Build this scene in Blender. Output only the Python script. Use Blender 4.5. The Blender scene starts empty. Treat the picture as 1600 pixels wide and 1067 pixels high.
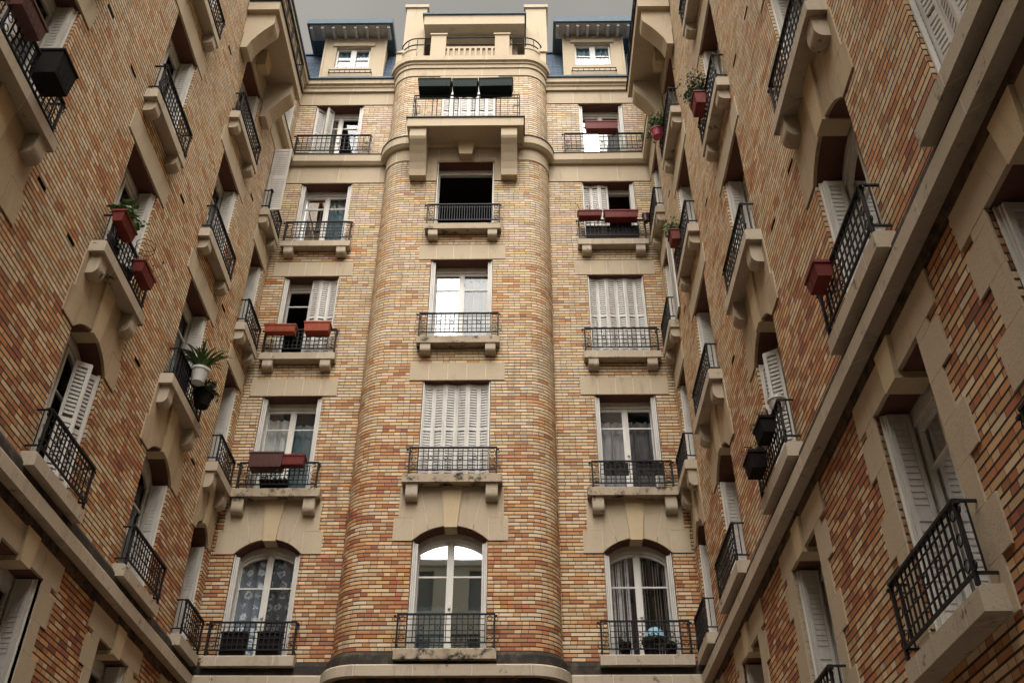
import bpy, math, random
from mathutils import Vector, Matrix
R = math.radians
sc = bpy.context.scene
COL = sc.collection

# ------------------------------------------------------------------ camera
cam_d = bpy.data.cameras.new("camera")
cam = bpy.data.objects.new("camera", cam_d)
COL.objects.link(cam)
cam_d.sensor_width = 36.0
cam_d.lens = 36.0 * 1529.46 / 1600.0
cam_d.clip_start = 0.05
cam_d.clip_end = 500
_p, _y, _r = R(36.7005), R(-0.64512), R(0.07566)
fwd = Vector((math.sin(_y) * math.cos(_p), math.cos(_y) * math.cos(_p), math.sin(_p)))
rt = Vector((math.cos(_y), -math.sin(_y), 0))
up = rt.cross(fwd)
r2 = rt * math.cos(_r) + up * math.sin(_r)
u2 = -rt * math.sin(_r) + up * math.cos(_r)
m = Matrix((r2, u2, -fwd)).transposed().to_4x4()
m.translation = Vector((0, 0, 1.6))
cam.matrix_world = m
sc.camera = cam

# ------------------------------------------------------------------ world, sun, exposure
SUN_EL, SUN_AZ = 62.0, 180.0          # the bright part of the overcast sky, behind the camera
world = bpy.data.worlds.new("World")
sc.world = world
world.use_nodes = True
wn = world.node_tree
wn.nodes.clear()
wo = wn.nodes.new("ShaderNodeOutputWorld")
bg = wn.nodes.new("ShaderNodeBackground")
sky = wn.nodes.new("ShaderNodeTexSky")
sky.sky_type = 'NISHITA'
sky.sun_disc = False
sky.sun_elevation = R(SUN_EL)
sky.sun_rotation = R(SUN_AZ)
sky.air_density = 1.0
sky.dust_density = 6.0
hsv = wn.nodes.new("ShaderNodeHueSaturation")
hsv.inputs["Saturation"].default_value = 0.12
mixw = wn.nodes.new("ShaderNodeMixRGB")
mixw.inputs[0].default_value = 0.75
tcw = wn.nodes.new("ShaderNodeTexCoord")
nzw = wn.nodes.new("ShaderNodeTexNoise"); nzw.inputs["Scale"].default_value = 2.2; nzw.inputs["Detail"].default_value = 6
crw = wn.nodes.new("ShaderNodeValToRGB")
crw.color_ramp.elements[0].position = .3; crw.color_ramp.elements[0].color = (1.30, 1.19, 1.05, 1)
crw.color_ramp.elements[1].position = .72; crw.color_ramp.elements[1].color = (2.3, 2.1, 1.82, 1)
wn.links.new(tcw.outputs["Generated"], nzw.inputs["Vector"]); wn.links.new(nzw.outputs["Fac"], crw.inputs[0])
wn.links.new(crw.outputs[0], mixw.inputs[2])      # cloud cover, an even warm grey
wn.links.new(sky.outputs[0], hsv.inputs["Color"])
wn.links.new(hsv.outputs[0], mixw.inputs[1])
# the cloud cover is brightest round the hidden sun, behind the camera
_el = R(SUN_EL)
dotn = wn.nodes.new("ShaderNodeVectorMath"); dotn.operation = 'DOT_PRODUCT'
dotn.inputs[1].default_value = (0.0, -math.cos(_el), math.sin(_el))
wn.links.new(tcw.outputs["Generated"], dotn.inputs[0])
mrw = wn.nodes.new("ShaderNodeMapRange"); mrw.interpolation_type = 'SMOOTHSTEP'
mrw.inputs[1].default_value = .45; mrw.inputs[2].default_value = .95
mrw.inputs[3].default_value = 1.0; mrw.inputs[4].default_value = 6.2
wn.links.new(dotn.outputs["Value"], mrw.inputs[0])
mulw = wn.nodes.new("ShaderNodeVectorMath"); mulw.operation = 'SCALE'
wn.links.new(mixw.outputs[0], mulw.inputs[0]); wn.links.new(mrw.outputs[0], mulw.inputs["Scale"])
wn.links.new(mulw.outputs[0], bg.inputs["Color"])
wn.links.new(bg.outputs[0], wo.inputs["Surface"])
bg.inputs["Strength"].default_value = 0.055

sun_d = bpy.data.lights.new("sun", 'SUN')
sun_d.energy = 0.8
sun_d.angle = R(76)
sun_d.color = (1.0, 0.92, 0.80)
sun = bpy.data.objects.new("sun", sun_d)
COL.objects.link(sun)
az = R(SUN_AZ)
sdir = Vector((math.sin(az) * math.cos(R(SUN_EL)), math.cos(az) * math.cos(R(SUN_EL)), math.sin(R(SUN_EL))))
sun.rotation_euler = sdir.to_track_quat('Z', 'Y').to_euler()
sun.location = (0, -5, 40)
vs = sc.view_settings
vs.view_transform = 'Standard'
vs.look = 'None'
vs.exposure = 1.8
vs.gamma = 1.0
vs.use_curve_mapping = False
sc.cycles.max_bounces = 6
sc.cycles.diffuse_bounces = 2
sc.cycles.glossy_bounces = 3
sc.cycles.transparent_max_bounces = 10
sc.cycles.sample_clamp_indirect = 5

# ------------------------------------------------------------------ materials
class NT:
    def __init__(s, name):
        s.m = bpy.data.materials.new(name)
        s.m.use_nodes = True
        s.t = s.m.node_tree
        s.t.nodes.clear()
        s.out = s.n("ShaderNodeOutputMaterial")
    def n(s, kind, **kw):
        nd = s.t.nodes.new(kind)
        for k, v in kw.items():
            setattr(nd, k, v)
        return nd
    def l(s, a, b):
        s.t.links.new(a, b)
    def inp(s, sock, v):
        if isinstance(v, bpy.types.NodeSocket):
            s.l(v, sock)
        else:
            sock.default_value = v
    def math(s, op, a, b=0.0, c=None, clamp=False):
        nd = s.n("ShaderNodeMath", operation=op, use_clamp=clamp)
        s.inp(nd.inputs[0], a)
        s.inp(nd.inputs[1], b)
        if c is not None:
            s.inp(nd.inputs[2], c)
        return nd.outputs[0]
    def comb(s, x, y, z=0.0):
        nd = s.n("ShaderNodeCombineXYZ")
        s.inp(nd.inputs[0], x); s.inp(nd.inputs[1], y); s.inp(nd.inputs[2], z)
        return nd.outputs[0]
    def noise(s, vec, scale, detail=4, rough=.55):
        nd = s.n("ShaderNodeTexNoise")
        s.l(vec, nd.inputs["Vector"])
        nd.inputs["Scale"].default_value = scale
        nd.inputs["Detail"].default_value = detail
        nd.inputs["Roughness"].default_value = rough
        return nd.outputs["Fac"]
    def white(s, vec):
        nd = s.n("ShaderNodeTexWhiteNoise", noise_dimensions='3D')
        s.l(vec, nd.inputs["Vector"])
        return nd.outputs["Value"]
    def ramp(s, fac, stops, interp='LINEAR'):
        nd = s.n("ShaderNodeValToRGB")
        cr = nd.color_ramp
        cr.interpolation = interp
        while len(cr.elements) > 1:
            cr.elements.remove(cr.elements[-1])
        cr.elements[0].position = stops[0][0]
        cr.elements[0].color = (*stops[0][1], 1)
        for p, c in stops[1:]:
            e = cr.elements.new(p)
            e.color = (*c, 1)
        s.l(fac, nd.inputs[0])
        return nd.outputs[0]
    def mix(s, f, a, b, mode='MIX'):
        nd = s.n("ShaderNodeMixRGB", blend_type=mode)
        s.inp(nd.inputs[0], f)
        for k, v in ((1, a), (2, b)):
            if isinstance(v, tuple) and len(v) == 3:
                v = (*v, 1)
            s.inp(nd.inputs[k], v)
        return nd.outputs[0]
    def pos(s):
        return s.n("ShaderNodeNewGeometry").outputs["Position"]
    def scale(s, vec, v):
        nd = s.n("ShaderNodeVectorMath", operation='MULTIPLY')
        s.l(vec, nd.inputs[0])
        nd.inputs[1].default_value = v
        return nd.outputs[0]
    def bump(s, h, strength, dist):
        nd = s.n("ShaderNodeBump")
        s.l(h, nd.inputs["Height"])
        nd.inputs["Strength"].default_value = strength
        nd.inputs["Distance"].default_value = dist
        return nd.outputs[0]
    def principled(s, color, rough=.7, normal=None, metal=0.0, spec=.5):
        b = s.n("ShaderNodeBsdfPrincipled")
        if isinstance(color, tuple) and len(color) == 3:
            color = (*color, 1)
        s.inp(b.inputs["Base Color"], color)
        s.inp(b.inputs["Roughness"], rough)
        b.inputs["Metallic"].default_value = metal
        b.inputs["Specular IOR Level"].default_value = spec
        if normal is not None:
            s.l(normal, b.inputs["Normal"])
        s.l(b.outputs[0], s.out.inputs["Surface"])
        return b

def brick_mat():
    t = NT("brick")
    uv = t.n("ShaderNodeUVMap")
    sep = t.n("ShaderNodeSeparateXYZ")
    t.l(uv.outputs[0], sep.inputs[0])
    u, v = sep.outputs[0], sep.outputs[1]
    W, Hh = .232, .0705
    vr = t.math('DIVIDE', v, Hh)
    row = t.math('FLOOR', vr)
    fv = t.math('FRACT', vr)
    par = t.math('MULTIPLY', t.math('MODULO', row, 2.0), .5)
    jit = t.math('MULTIPLY', t.white(t.comb(row, 3.7, 1.1)), .16)
    uu = t.math('ADD', t.math('ADD', t.math('DIVIDE', u, W), par), jit)
    uu = t.math('ADD', uu, 200.0)
    col = t.math('FLOOR', uu)
    fu = t.math('FRACT', uu)
    spl = t.math('GREATER_THAN', t.white(t.comb(col, row, 9.3)), .68)
    fu2 = t.math('MULTIPLY', fu, 2.0)
    half = t.math('MULTIPLY', t.math('FLOOR', fu2), spl)
    idx = t.math('ADD', col, t.math('MULTIPLY', half, .5))
    ful = t.math('ADD', t.math('MULTIPLY', fu, t.math('SUBTRACT', 1.0, spl)),
                 t.math('MULTIPLY', t.math('FRACT', fu2), spl))
    wid = t.math('MULTIPLY', W, t.math('SUBTRACT', 1.0, t.math('MULTIPLY', spl, .5)))
    dx = t.math('MULTIPLY', t.math('MINIMUM', ful, t.math('SUBTRACT', 1.0, ful)), wid)
    dy = t.math('MULTIPLY', t.math('MINIMUM', fv, t.math('SUBTRACT', 1.0, fv)), Hh)
    wob = t.math('MULTIPLY', t.noise(t.pos(), 14, 2), .003)
    dx = t.math('ADD', dx, wob)
    dy = t.math('ADD', dy, wob)
    mx = t.n("ShaderNodeMapRange", interpolation_type='SMOOTHSTEP')
    t.l(dx, mx.inputs[0]); mx.inputs[1].default_value = .0032; mx.inputs[2].default_value = .0068
    my = t.n("ShaderNodeMapRange", interpolation_type='SMOOTHSTEP')
    t.l(dy, my.inputs[0]); my.inputs[1].default_value = .0088; my.inputs[2].default_value = .0132
    face = t.math('MULTIPLY', mx.outputs[0], my.outputs[0])
    cell = t.comb(idx, row, 0.0)
    r1 = t.white(cell)
    rb = t.white(t.comb(idx, row, 5.0))
    cl = t.noise(t.comb(t.math('MULTIPLY', idx, .42), t.math('MULTIPLY', row, .36), .3), 1.0, 2, .6)
    big = t.noise(t.comb(t.math('MULTIPLY', idx, .05), t.math('MULTIPLY', row, .03), 4.3), 1.0, 1)
    ps = t.n("ShaderNodeSeparateXYZ")
    t.l(t.pos(), ps.inputs[0])
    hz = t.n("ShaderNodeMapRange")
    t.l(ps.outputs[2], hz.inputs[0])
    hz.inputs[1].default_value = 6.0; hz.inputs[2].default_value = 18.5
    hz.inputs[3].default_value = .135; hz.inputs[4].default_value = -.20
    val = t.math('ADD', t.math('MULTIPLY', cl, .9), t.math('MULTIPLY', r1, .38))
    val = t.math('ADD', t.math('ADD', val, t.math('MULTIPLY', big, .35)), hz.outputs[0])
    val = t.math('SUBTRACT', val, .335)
    c = t.ramp(val, [(.0, (.69, .58, .45)), (.24, (.67, .52, .34)), (.36, (.65, .46, .255)), (.45, (.68, .53, .35)),
                     (.53, (.64, .405, .20)), (.62, (.57, .29, .12)), (.72, (.47, .18, .07)),
                     (.86, (.33, .10, .05)), (1.0, (.20, .06, .035))])
    h2 = t.n("ShaderNodeHueSaturation")
    t.l(c, h2.inputs["Color"])
    t.l(t.math('ADD', .80, t.math('MULTIPLY', rb, .36)), h2.inputs["Value"])
    grain = t.noise(t.pos(), 55, 3)
    c = t.mix(t.math('MULTIPLY', grain, .22), h2.outputs[0], (.22, .13, .075), 'MIX')
    mort = t.mix(t.noise(t.pos(), 3, 3), (.014, .009, .006), (.045, .032, .022))
    c = t.mix(face, mort, c)
    # soot streaks with their own irregular outline
    st = t.noise(t.scale(t.pos(), (2.3, 2.3, .35)), 1.0, 5, .6)
    stf = t.n("ShaderNodeMapRange")
    t.l(st, stf.inputs[0]); stf.inputs[1].default_value = .58; stf.inputs[2].default_value = .78
    stf.inputs[4].default_value = .55
    c = t.mix(stf.outputs[0], c, (.12, .085, .06))
    hgt = t.math('ADD', face, t.math('MULTIPLY', grain, .25))
    hgt = t.math('ADD', hgt, t.math('MULTIPLY', r1, .35))
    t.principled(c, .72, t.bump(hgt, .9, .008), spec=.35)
    return t.m

def stone_mat(name, a, b, stain=.0, joints=False, moss=.0, stcol=(.09, .065, .045)):
    t = NT(name)
    p = t.pos()
    n1 = t.noise(p, 2.2, 5, .6)
    n2 = t.noise(p, 44, 5, .7)
    c = t.mix(n1, a, b)
    c = t.mix(t.math('MULTIPLY', n2, .3), c, (a[0] * .55, a[1] * .52, a[2] * .48))
    st = t.noise(t.scale(p, (3.2, 3.2, .7)), 1.3, 6, .65)
    mr = t.n("ShaderNodeMapRange")
    t.l(st, mr.inputs[0]); mr.inputs[1].default_value = .60 - stain * .25; mr.inputs[2].default_value = .82 - stain * .2
    mr.inputs[4].default_value = .35 + stain * .6
    c = t.mix(mr.outputs[0], c, stcol)
    if moss:
        ms = t.noise(p, 4.5, 6, .7)
        m2 = t.n("ShaderNodeMapRange")
        t.l(ms, m2.inputs[0]); m2.inputs[1].default_value = .62 - moss * .3; m2.inputs[2].default_value = .70 - moss * .2
        c = t.mix(m2.outputs[0], c, (.028, .024, .018))
    h = t.math('ADD', n2, t.math('MULTIPLY', n1, .5))
    if joints:
        sx = t.n("ShaderNodeSeparateXYZ"); t.l(p, sx.inputs[0])
        q = t.math('ADD', t.math('DIVIDE', t.math('ADD', sx.outputs[0], sx.outputs[1]), .93), 40.37)
        blk = t.white(t.comb(t.math('FLOOR', q), 2.0, 3.0))
        c = t.mix(t.math('MULTIPLY', blk, .35), c, (a[0] * .68, a[1] * .64, a[2] * .6))
        fr = t.math('FRACT', q)
        jd = t.math('LESS_THAN', t.math('MINIMUM', fr, t.math('SUBTRACT', 1.0, fr)), .0045)
        c = t.mix(t.math('MULTIPLY', jd, .75), c, (.72, .67, .58))
    pit = t.n("ShaderNodeTexVoronoi"); pit.inputs["Scale"].default_value = 26
    t.l(p, pit.inputs["Vector"])
    pf = t.math('LESS_THAN', pit.outputs[0], .16)
    c = t.mix(t.math('MULTIPLY', pf, .35), c, (.14, .105, .07))
    h = t.math('SUBTRACT', h, pf)
    t.principled(c, .85, t.bump(h, .45, .01), spec=.25)
    return t.m

def paint_mat(name, col, rough=.45, dirt=.25, dirtcol=(.16, .13, .10)):
    t = NT(name)
    p = t.pos()
    n1 = t.noise(t.scale(p, (5, 5, 1.3)), 1.6, 5, .65)
    mr = t.n("ShaderNodeMapRange")
    t.l(n1, mr.inputs[0]); mr.inputs[1].default_value = .45; mr.inputs[2].default_value = .85
    mr.inputs[4].default_value = dirt
    c = t.mix(mr.outputs[0], col, dirtcol)
    t.principled(c, rough, t.bump(t.noise(p, 30, 2), .15, .003))
    return t.m

def glass_mat(name, refl, tint, blockcol=None, block=0.0):
    t = NT(name)
    p = t.pos()
    nb = t.bump(t.noise(p, 1.6, 1), .02, .02)
    lw = t.n("ShaderNodeFresnel"); lw.inputs[0].default_value = 1.5
    f = t.math('ADD', t.math('MULTIPLY', lw.outputs[0], 1.2), refl, clamp=True)
    g = t.n("ShaderNodeBsdfGlossy"); g.inputs["Roughness"].default_value = .015
    g.inputs["Color"].default_value = (.95, .97, 1, 1)
    t.l(nb, g.inputs["Normal"])
    tr = t.n("ShaderNodeBsdfTransparent"); tr.inputs[0].default_value = (*tint, 1)
    m1 = t.n("ShaderNodeMixShader")
    t.l(f, m1.inputs[0]); t.l(tr.outputs[0], m1.inputs[1]); t.l(g.outputs[0], m1.inputs[2])
    t.l(m1.outputs[0], t.out.inputs["Surface"])
    return t.m

def curtain_mat(name, a, b, kind):
    t = NT(name)
    uv = t.n("ShaderNodeTexCoord").outputs["Object"]
    sp = t.n("ShaderNodeSeparateXYZ"); t.l(uv, sp.inputs[0])
    if kind == 'lace':
        vo = t.n("ShaderNodeTexVoronoi"); vo.inputs["Scale"].default_value = 5.0
        vo.inputs["Randomness"].default_value = .35
        t.l(t.scale(uv, (1, 0, 1)), vo.inputs["Vector"])
        v2 = t.n("ShaderNodeTexVoronoi"); v2.inputs["Scale"].default_value = 34
        t.l(t.scale(uv, (1, 0, 1)), v2.inputs["Vector"])
        ring = t.math('SUBTRACT', 1.0, t.math('MULTIPLY', t.math('ABSOLUTE', t.math('SUBTRACT', vo.outputs[0], .26)), 8.0), clamp=True)
        dot = t.math('LESS_THAN', v2.outputs[0], .33)
        fac = t.math('MAXIMUM', t.math('MULTIPLY', ring, .75), t.math('MULTIPLY', dot, t.math('LESS_THAN', vo.outputs[0], .42)))
        fac = t.math('ADD', t.math('MULTIPLY', fac, .95), .14, clamp=True)
    elif kind == 'string':
        w = t.white(t.comb(t.math('FLOOR', t.math('MULTIPLY', sp.outputs[0], 75.0)), 1.0, 2.0))
        n = t.noise(t.scale(uv, (3, 1, 9)), 2.0, 3)
        fac = t.math('MULTIPLY', t.math('GREATER_THAN', w, .52), t.math('ADD', .35, t.math('MULTIPLY', n, .7)), clamp=True)
    else:
        fac = t.noise(t.scale(uv, (9, 1, 1.4)), 1.4, 3, .5)
    c = t.mix(fac, a, b)
    t.principled(c, .9, None, spec=.1)
    return t.m

def slate_mat():
    t = NT("slate")
    tc = t.n("ShaderNodeUVMap").outputs[0]
    br = t.n("ShaderNodeTexBrick")
    t.l(tc, br.inputs["Vector"])
    br.inputs["Scale"].default_value = 1
    br.inputs["Brick Width"].default_value = .22
    br.inputs["Row Height"].default_value = .115
    br.inputs["Mortar Size"].default_value = .009
    br.inputs["Color1"].default_value = (.05, .08, .125, 1)
    br.inputs["Color2"].default_value = (.095, .135, .19, 1)
    br.inputs["Mortar"].default_value = (.02, .024, .03, 1)
    c = t.mix(.35, br.outputs[0], t.mix(t.noise(t.pos(), 7, 4), (.04, .06, .09), (.10, .13, .16)))
    t.principled(c, .85, t.bump(t.math('SUBTRACT', 1.0, br.outputs["Fac"]), .8, .01), spec=.15)
    return t.m

def paving_mat():
    t = NT("paving")
    p = t.pos()
    br = t.n("ShaderNodeTexBrick")
    t.l(p, br.inputs["Vector"])
    br.inputs["Scale"].default_value = 1
    br.inputs["Brick Width"].default_value = .6
    br.inputs["Row Height"].default_value = .4
    br.inputs["Mortar Size"].default_value = .012
    br.inputs["Color1"].default_value = (.13, .11, .09, 1)
    br.inputs["Color2"].default_value = (.18, .155, .13, 1)
    br.inputs["Mortar"].default_value = (.05, .045, .04, 1)
    c = t.mix(.4, br.outputs[0], t.mix(t.noise(p, 2, 5), (.10, .09, .08), (.22, .2, .17)))
    t.principled(c, .9)
    return t.m

def simple(name, col, rough=.6, metal=0.0, spec=.5, var=.25, sc_=12):
    t = NT(name)
    n = t.noise(t.pos(), sc_, 4)
    c = t.mix(n, tuple(x * (1 - var) for x in col), tuple(min(1, x * (1 + var)) for x in col))
    t.principled(c, rough, t.bump(n, .2, .004), metal, spec)
    return t.m

def leaf_mat(name, a, b):
    t = NT(name)
    n = t.noise(t.pos(), 35, 2)
    b_ = t.principled(t.mix(n, a, b), .5)
    return t.m

M = dict(
    brick=brick_mat(),
    stone=stone_mat("stone", (.57, .475, .345), (.46, .37, .255), .1),
    rusty=stone_mat('rust_stained_stone', (.55, .44, .30), (.40, .285, .175), .3, stcol=(.15, .07, .035)),
    ashlar=stone_mat("jointed_stone", (.57, .475, .345), (.46, .37, .255), .15, joints=True),
    key=stone_mat("keystone", (.62, .495, .32), (.54, .42, .26)),
    sill=stone_mat("sill_stone", (.56, .48, .37), (.45, .375, .28), .25, joints=True, moss=.05),
    dirty=stone_mat("weathered_stone", (.50, .41, .30), (.36, .29, .205), .35, moss=.35),
    black=stone_mat("blackened_stone", (.11, .085, .06), (.05, .04, .03), .5, moss=.9),
    grime_shade=stone_mat('grimy_shaded_stone', (.16, .10, .062), (.075, .05, .035), .5, moss=.6),  # grime together with the shade below the string course, in one colour
    pointing=simple('pale_pointing', (.66, .62, .54), .9),
    white=paint_mat("white_paint", (.68, .66, .60), .42, .3),
    shutter=paint_mat("shutter_paint", (.60, .575, .53), .55, .5, (.22, .17, .12)),
    iron=simple("black_iron", (.007, .006, .007), .6, 0.0, .3),
    room=simple("room_wall", (.10, .075, .055), .95),
    brown=simple('red_brown_shaded', (.115, .045, .028), .8),  # dark red-brown with the shade of the soffits put into it
    void=simple("dark_cloth", (.03, .022, .018), .9),
    glass=glass_mat("window_glass", .015, (.93, .97, .98)),
    mirror=glass_mat("reflecting_glass", .5, (.6, .65, .68)),
    sheer=curtain_mat("curtain_white", (.74, .77, .78), (.88, .88, .86), 'plain'),
    blue=curtain_mat("curtain_blue", (.16, .26, .32), (.46, .58, .63), 'plain'),
    dark=curtain_mat("curtain_dark", (.05, .035, .035), (.55, .52, .55), 'plain'),
    lace=curtain_mat("curtain_lace", (.10, .12, .16), (.92, .94, .96), 'lace'),
    string=curtain_mat("curtain_string", (.03, .022, .022), (.75, .70, .68), 'string'),
    pane_white=paint_mat("white_pane_backing", (.50, .49, .47), .35, .08),  # flat white behind panes: blinds, white panes and one painted sky reflection
    slate=slate_mat(),
    zinc=simple("zinc", (.09, .13, .16), .7, 0.0, .2),
    soffit=simple("eave_boards", (.42, .41, .39), .8),
    terra=simple("orange_plastic", (.32, .06, .024), .6, 0.0, .3, var=.3, sc_=9),
    red=simple("red_plastic", (.15, .018, .012), .6, 0.0, .3, var=.45, sc_=9),
    maroon=simple("maroon_plastic", (.075, .022, .018), .4, var=.2),
    darkpot=simple("black_plastic", (.011, .009, .008), .8, 0.0, .12, var=.4),
    greenbox=simple("dark_green_plastic", (.010, .020, .018), .8, 0.0, .15, var=.4),
    pink=simple("pink_plastic", (.32, .03, .06), .4),
    whitepot=simple("white_plastic", (.55, .54, .52), .4, var=.1),
    soil=simple("soil", (.04, .028, .02), .95),
    leaf=leaf_mat("leaves", (.035, .085, .02), (.10, .19, .045)),
    leaf2=leaf_mat("dark_leaves", (.02, .045, .015), (.06, .10, .035)),
    dry=leaf_mat("dry_stems", (.07, .04, .02), (.16, .09, .05)),
    paving=paving_mat(),
    render=stone_mat("pale_render", (.74, .84, .80), (.70, .80, .76)),
    opane=simple("far_glass", (.26, .34, .38), .4),
    cloth=simple("blue_cloth", (.22, .40, .50), .8),
)

# ------------------------------------------------------------------ mesh builder
class MB:
    def __init__(s):
        s.v = []; s.f = []; s.uv = []; s.mi = []; s.sm = []
    def face(s, pts, uvs=None, mi=0, smooth=False):
        i = len(s.v)
        s.v += [tuple(p) for p in pts]
        s.f.append(tuple(range(i, i + len(pts))))
        if uvs is None:
            a = Vector(pts[1]) - Vector(pts[0]); b = Vector(pts[2]) - Vector(pts[0])
            n = a.cross(b)
            ax = max(range(3), key=lambda k: abs(n[k]))
            if ax == 2: uvs = [(p[0], p[1]) for p in pts]
            elif ax == 0: uvs = [(p[1], p[2]) for p in pts]
            else: uvs = [(p[0], p[2]) for p in pts]
        s.uv += uvs
        s.mi.append(mi); s.sm.append(smooth)
    def box(s, x0, x1, y0, y1, z0, z1, mi=0):
        if x0 > x1: x0, x1 = x1, x0
        if y0 > y1: y0, y1 = y1, y0
        if z0 > z1: z0, z1 = z1, z0
        a = [(x0, y0), (x1, y0), (x1, y1), (x0, y1)]
        for i in range(4):
            p, q = a[i], a[(i + 1) % 4]
            s.face([(*p, z0), (*q, z0), (*q, z1), (*p, z1)], mi=mi)
        s.face([(*p, z1) for p in a], mi=mi)
        s.face([(*p, z0) for p in reversed(a)], mi=mi)
    def obox(s, p, q, th, z0, z1, mi=0):
        p = Vector(p[:2]); q = Vector(q[:2])
        d = (q - p).normalized()
        n = Vector((-d.y, d.x)) * th / 2
        a = [p - n, q - n, q + n, p + n]
        for i in range(4):
            b, c = a[i], a[(i + 1) % 4]
            s.face([(*b, z0), (*c, z0), (*c, z1), (*b, z1)], mi=mi)
        s.face([(*b, z1) for b in a], mi=mi)
        s.face([(*b, z0) for b in reversed(a)], mi=mi)
    def prism(s, pts, y0, y1, mi=0):
        """polygon in (x,z), extruded between y0 and y1 (front, back)"""
        ar = sum(pts[i][0] * pts[(i + 1) % len(pts)][1] - pts[(i + 1) % len(pts)][0] * pts[i][1] for i in range(len(pts)))
        if ar < 0: pts = pts[::-1]
        s.face([(x, y0, z) for x, z in pts], mi=mi)
        s.face([(x, y1, z) for x, z in reversed(pts)], mi=mi)
        for i in range(len(pts)):
            a, b = pts[i], pts[(i + 1) % len(pts)]
            s.face([(a[0], y1, a[1]), (b[0], y1, b[1]), (b[0], y0, b[1]), (a[0], y0, a[1])], mi=mi)
    def prismx(s, pts, x0, x1, mi=0, smooth=False):
        """polygon in (y,z), extruded along x"""
        s.face([(x0, y, z) for y, z in pts], mi=mi)
        s.face([(x1, y, z) for y, z in reversed(pts)], mi=mi)
        for i in range(len(pts)):
            a, b = pts[i], pts[(i + 1) % len(pts)]
            s.face([(x1, a[0], a[1]), (x1, b[0], b[1]), (x0, b[0], b[1]), (x0, a[0], a[1])], mi=mi)
    def tube(s, pts, r, n=6, mi=0):
        pts = [Vector(p) for p in pts]
        rings = []
        for i, p in enumerate(pts):
            d = (pts[min(i + 1, len(pts) - 1)] - pts[max(i - 1, 0)]).normalized()
            a = d.cross(Vector((0, 0, 1)))
            if a.length < .05: a = d.cross(Vector((1, 0, 0)))
            a.normalize(); b = d.cross(a)
            rr = r[i] if isinstance(r, (list, tuple)) else r
            rings.append([p + a * math.cos(t * 2 * math.pi / n) * rr + b * math.sin(t * 2 * math.pi / n) * rr for t in range(n)])
        for i in range(len(rings) - 1):
            for k in range(n):
                s.face([rings[i][k], rings[i][(k + 1) % n], rings[i + 1][(k + 1) % n], rings[i + 1][k]], mi=mi, smooth=True)
        s.face(rings[0][::-1], mi=mi); s.face(rings[-1], mi=mi)
    def ring(s, c, rad, r, n=12):
        c = Vector(c)
        s.tube([c + Vector((math.cos(t * 2 * math.pi / n) * rad, 0, math.sin(t * 2 * math.pi / n) * rad)) for t in range(n + 1)], r, 5)
    def lathe(s, prof, c=(0, 0, 0), n=16, mi=0):
        c = Vector(c)
        for i in range(len(prof) - 1):
            (r0, z0), (r1, z1) = prof[i], prof[i + 1]
            for k in range(n):
                a, b = k * 2 * math.pi / n, (k + 1) * 2 * math.pi / n
                s.face([c + Vector((r0 * math.cos(a), r0 * math.sin(a), z0)), c + Vector((r0 * math.cos(b), r0 * math.sin(b), z0)),
                        c + Vector((r1 * math.cos(b), r1 * math.sin(b), z1)), c + Vector((r1 * math.cos(a), r1 * math.sin(a), z1))], mi=mi, smooth=True)
    def taper(s, x0, x1, y0, y1, z0, z1, k, mi=0, open_top=False):
        """box whose bottom is inset by k, like a plastic trough"""
        b = [(x0 + k, y0 + k, z0), (x1 - k, y0 + k, z0), (x1 - k, y1 - k, z0), (x0 + k, y1 - k, z0)]
        t_ = [(x0, y0, z1), (x1, y0, z1), (x1, y1, z1), (x0, y1, z1)]
        for i in range(4):
            j = (i + 1) % 4
            s.face([b[i], b[j], t_[j], t_[i]], mi=mi)
        s.face(b[::-1], mi=mi)
        if not open_top: s.face(t_, mi=mi)
    def mesh(s, name, mats):
        me = bpy.data.meshes.new(name)
        me.from_pydata(s.v, [], s.f)
        uvl = me.uv_layers.new(name="UVMap")
        k = 0
        flat = []
        for u in s.uv: flat += [u[0], u[1]]
        uvl.data.foreach_set("uv", flat)
        for m_ in (mats if isinstance(mats, (list, tuple)) else [mats]):
            me.materials.append(M[m_])
        me.polygons.foreach_set("material_index", s.mi)
        me.polygons.foreach_set("use_smooth", s.sm)
        me.update()
        return me

def put(name, me, parent=None, loc=(0, 0, 0), rz=0.0, label=None):
    o = bpy.data.objects.new(name, me)
    COL.objects.link(o)
    o.parent = parent
    o.location = loc
    o.rotation_euler = (0, 0, rz)
    if label: o["label"] = label
    return o

def tag(o, label, cat, group=None):
    o["label"] = label; o["category"] = cat
    if group: o["group"] = group
    return o

CACHE = {}
def cached(key, fn, name, mats):
    if key not in CACHE:
        b = MB(); fn(b)
        CACHE[key] = b.mesh(name, mats)
    return CACHE[key]

# ------------------------------------------------------------------ levels
ZG = dict(
    f0=(4.05, 6.10), f1=(7.05, 8.90), f2=(10.10, 12.22), f3=(13.17, 15.30), f4=(16.20, 18.13), f5=(19.0, 20.88))
RAIL = dict(f0=.60, f1=.56, f2=.545, f3=.565, f4=.555, f5=.60)
RISE = .27
XL, XR, YB, YF = -5.48, 3.03, 16.0, 15.48

# ------------------------------------------------------------------ window parts (local: x along wall, y into the wall, z up from sill top)
def arc(a, h, rise):
    if rise <= 0: return lambda x: h
    rad = (a * a + rise * rise) / (2 * rise)
    return lambda x: h + rise - rad + math.sqrt(max(rad * rad - x * x, 0))

def strip(b, x0, x1, lo, hi, y0, y1, n=8, mi=0):
    for i in range(n):
        a = x0 + (x1 - x0) * i / n; c = x0 + (x1 - x0) * (i + 1) / n
        b.prism([(a, lo(a)), (c, lo(c)), (c, hi(c)), (a, hi(a))], y0, y1, mi)

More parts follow.
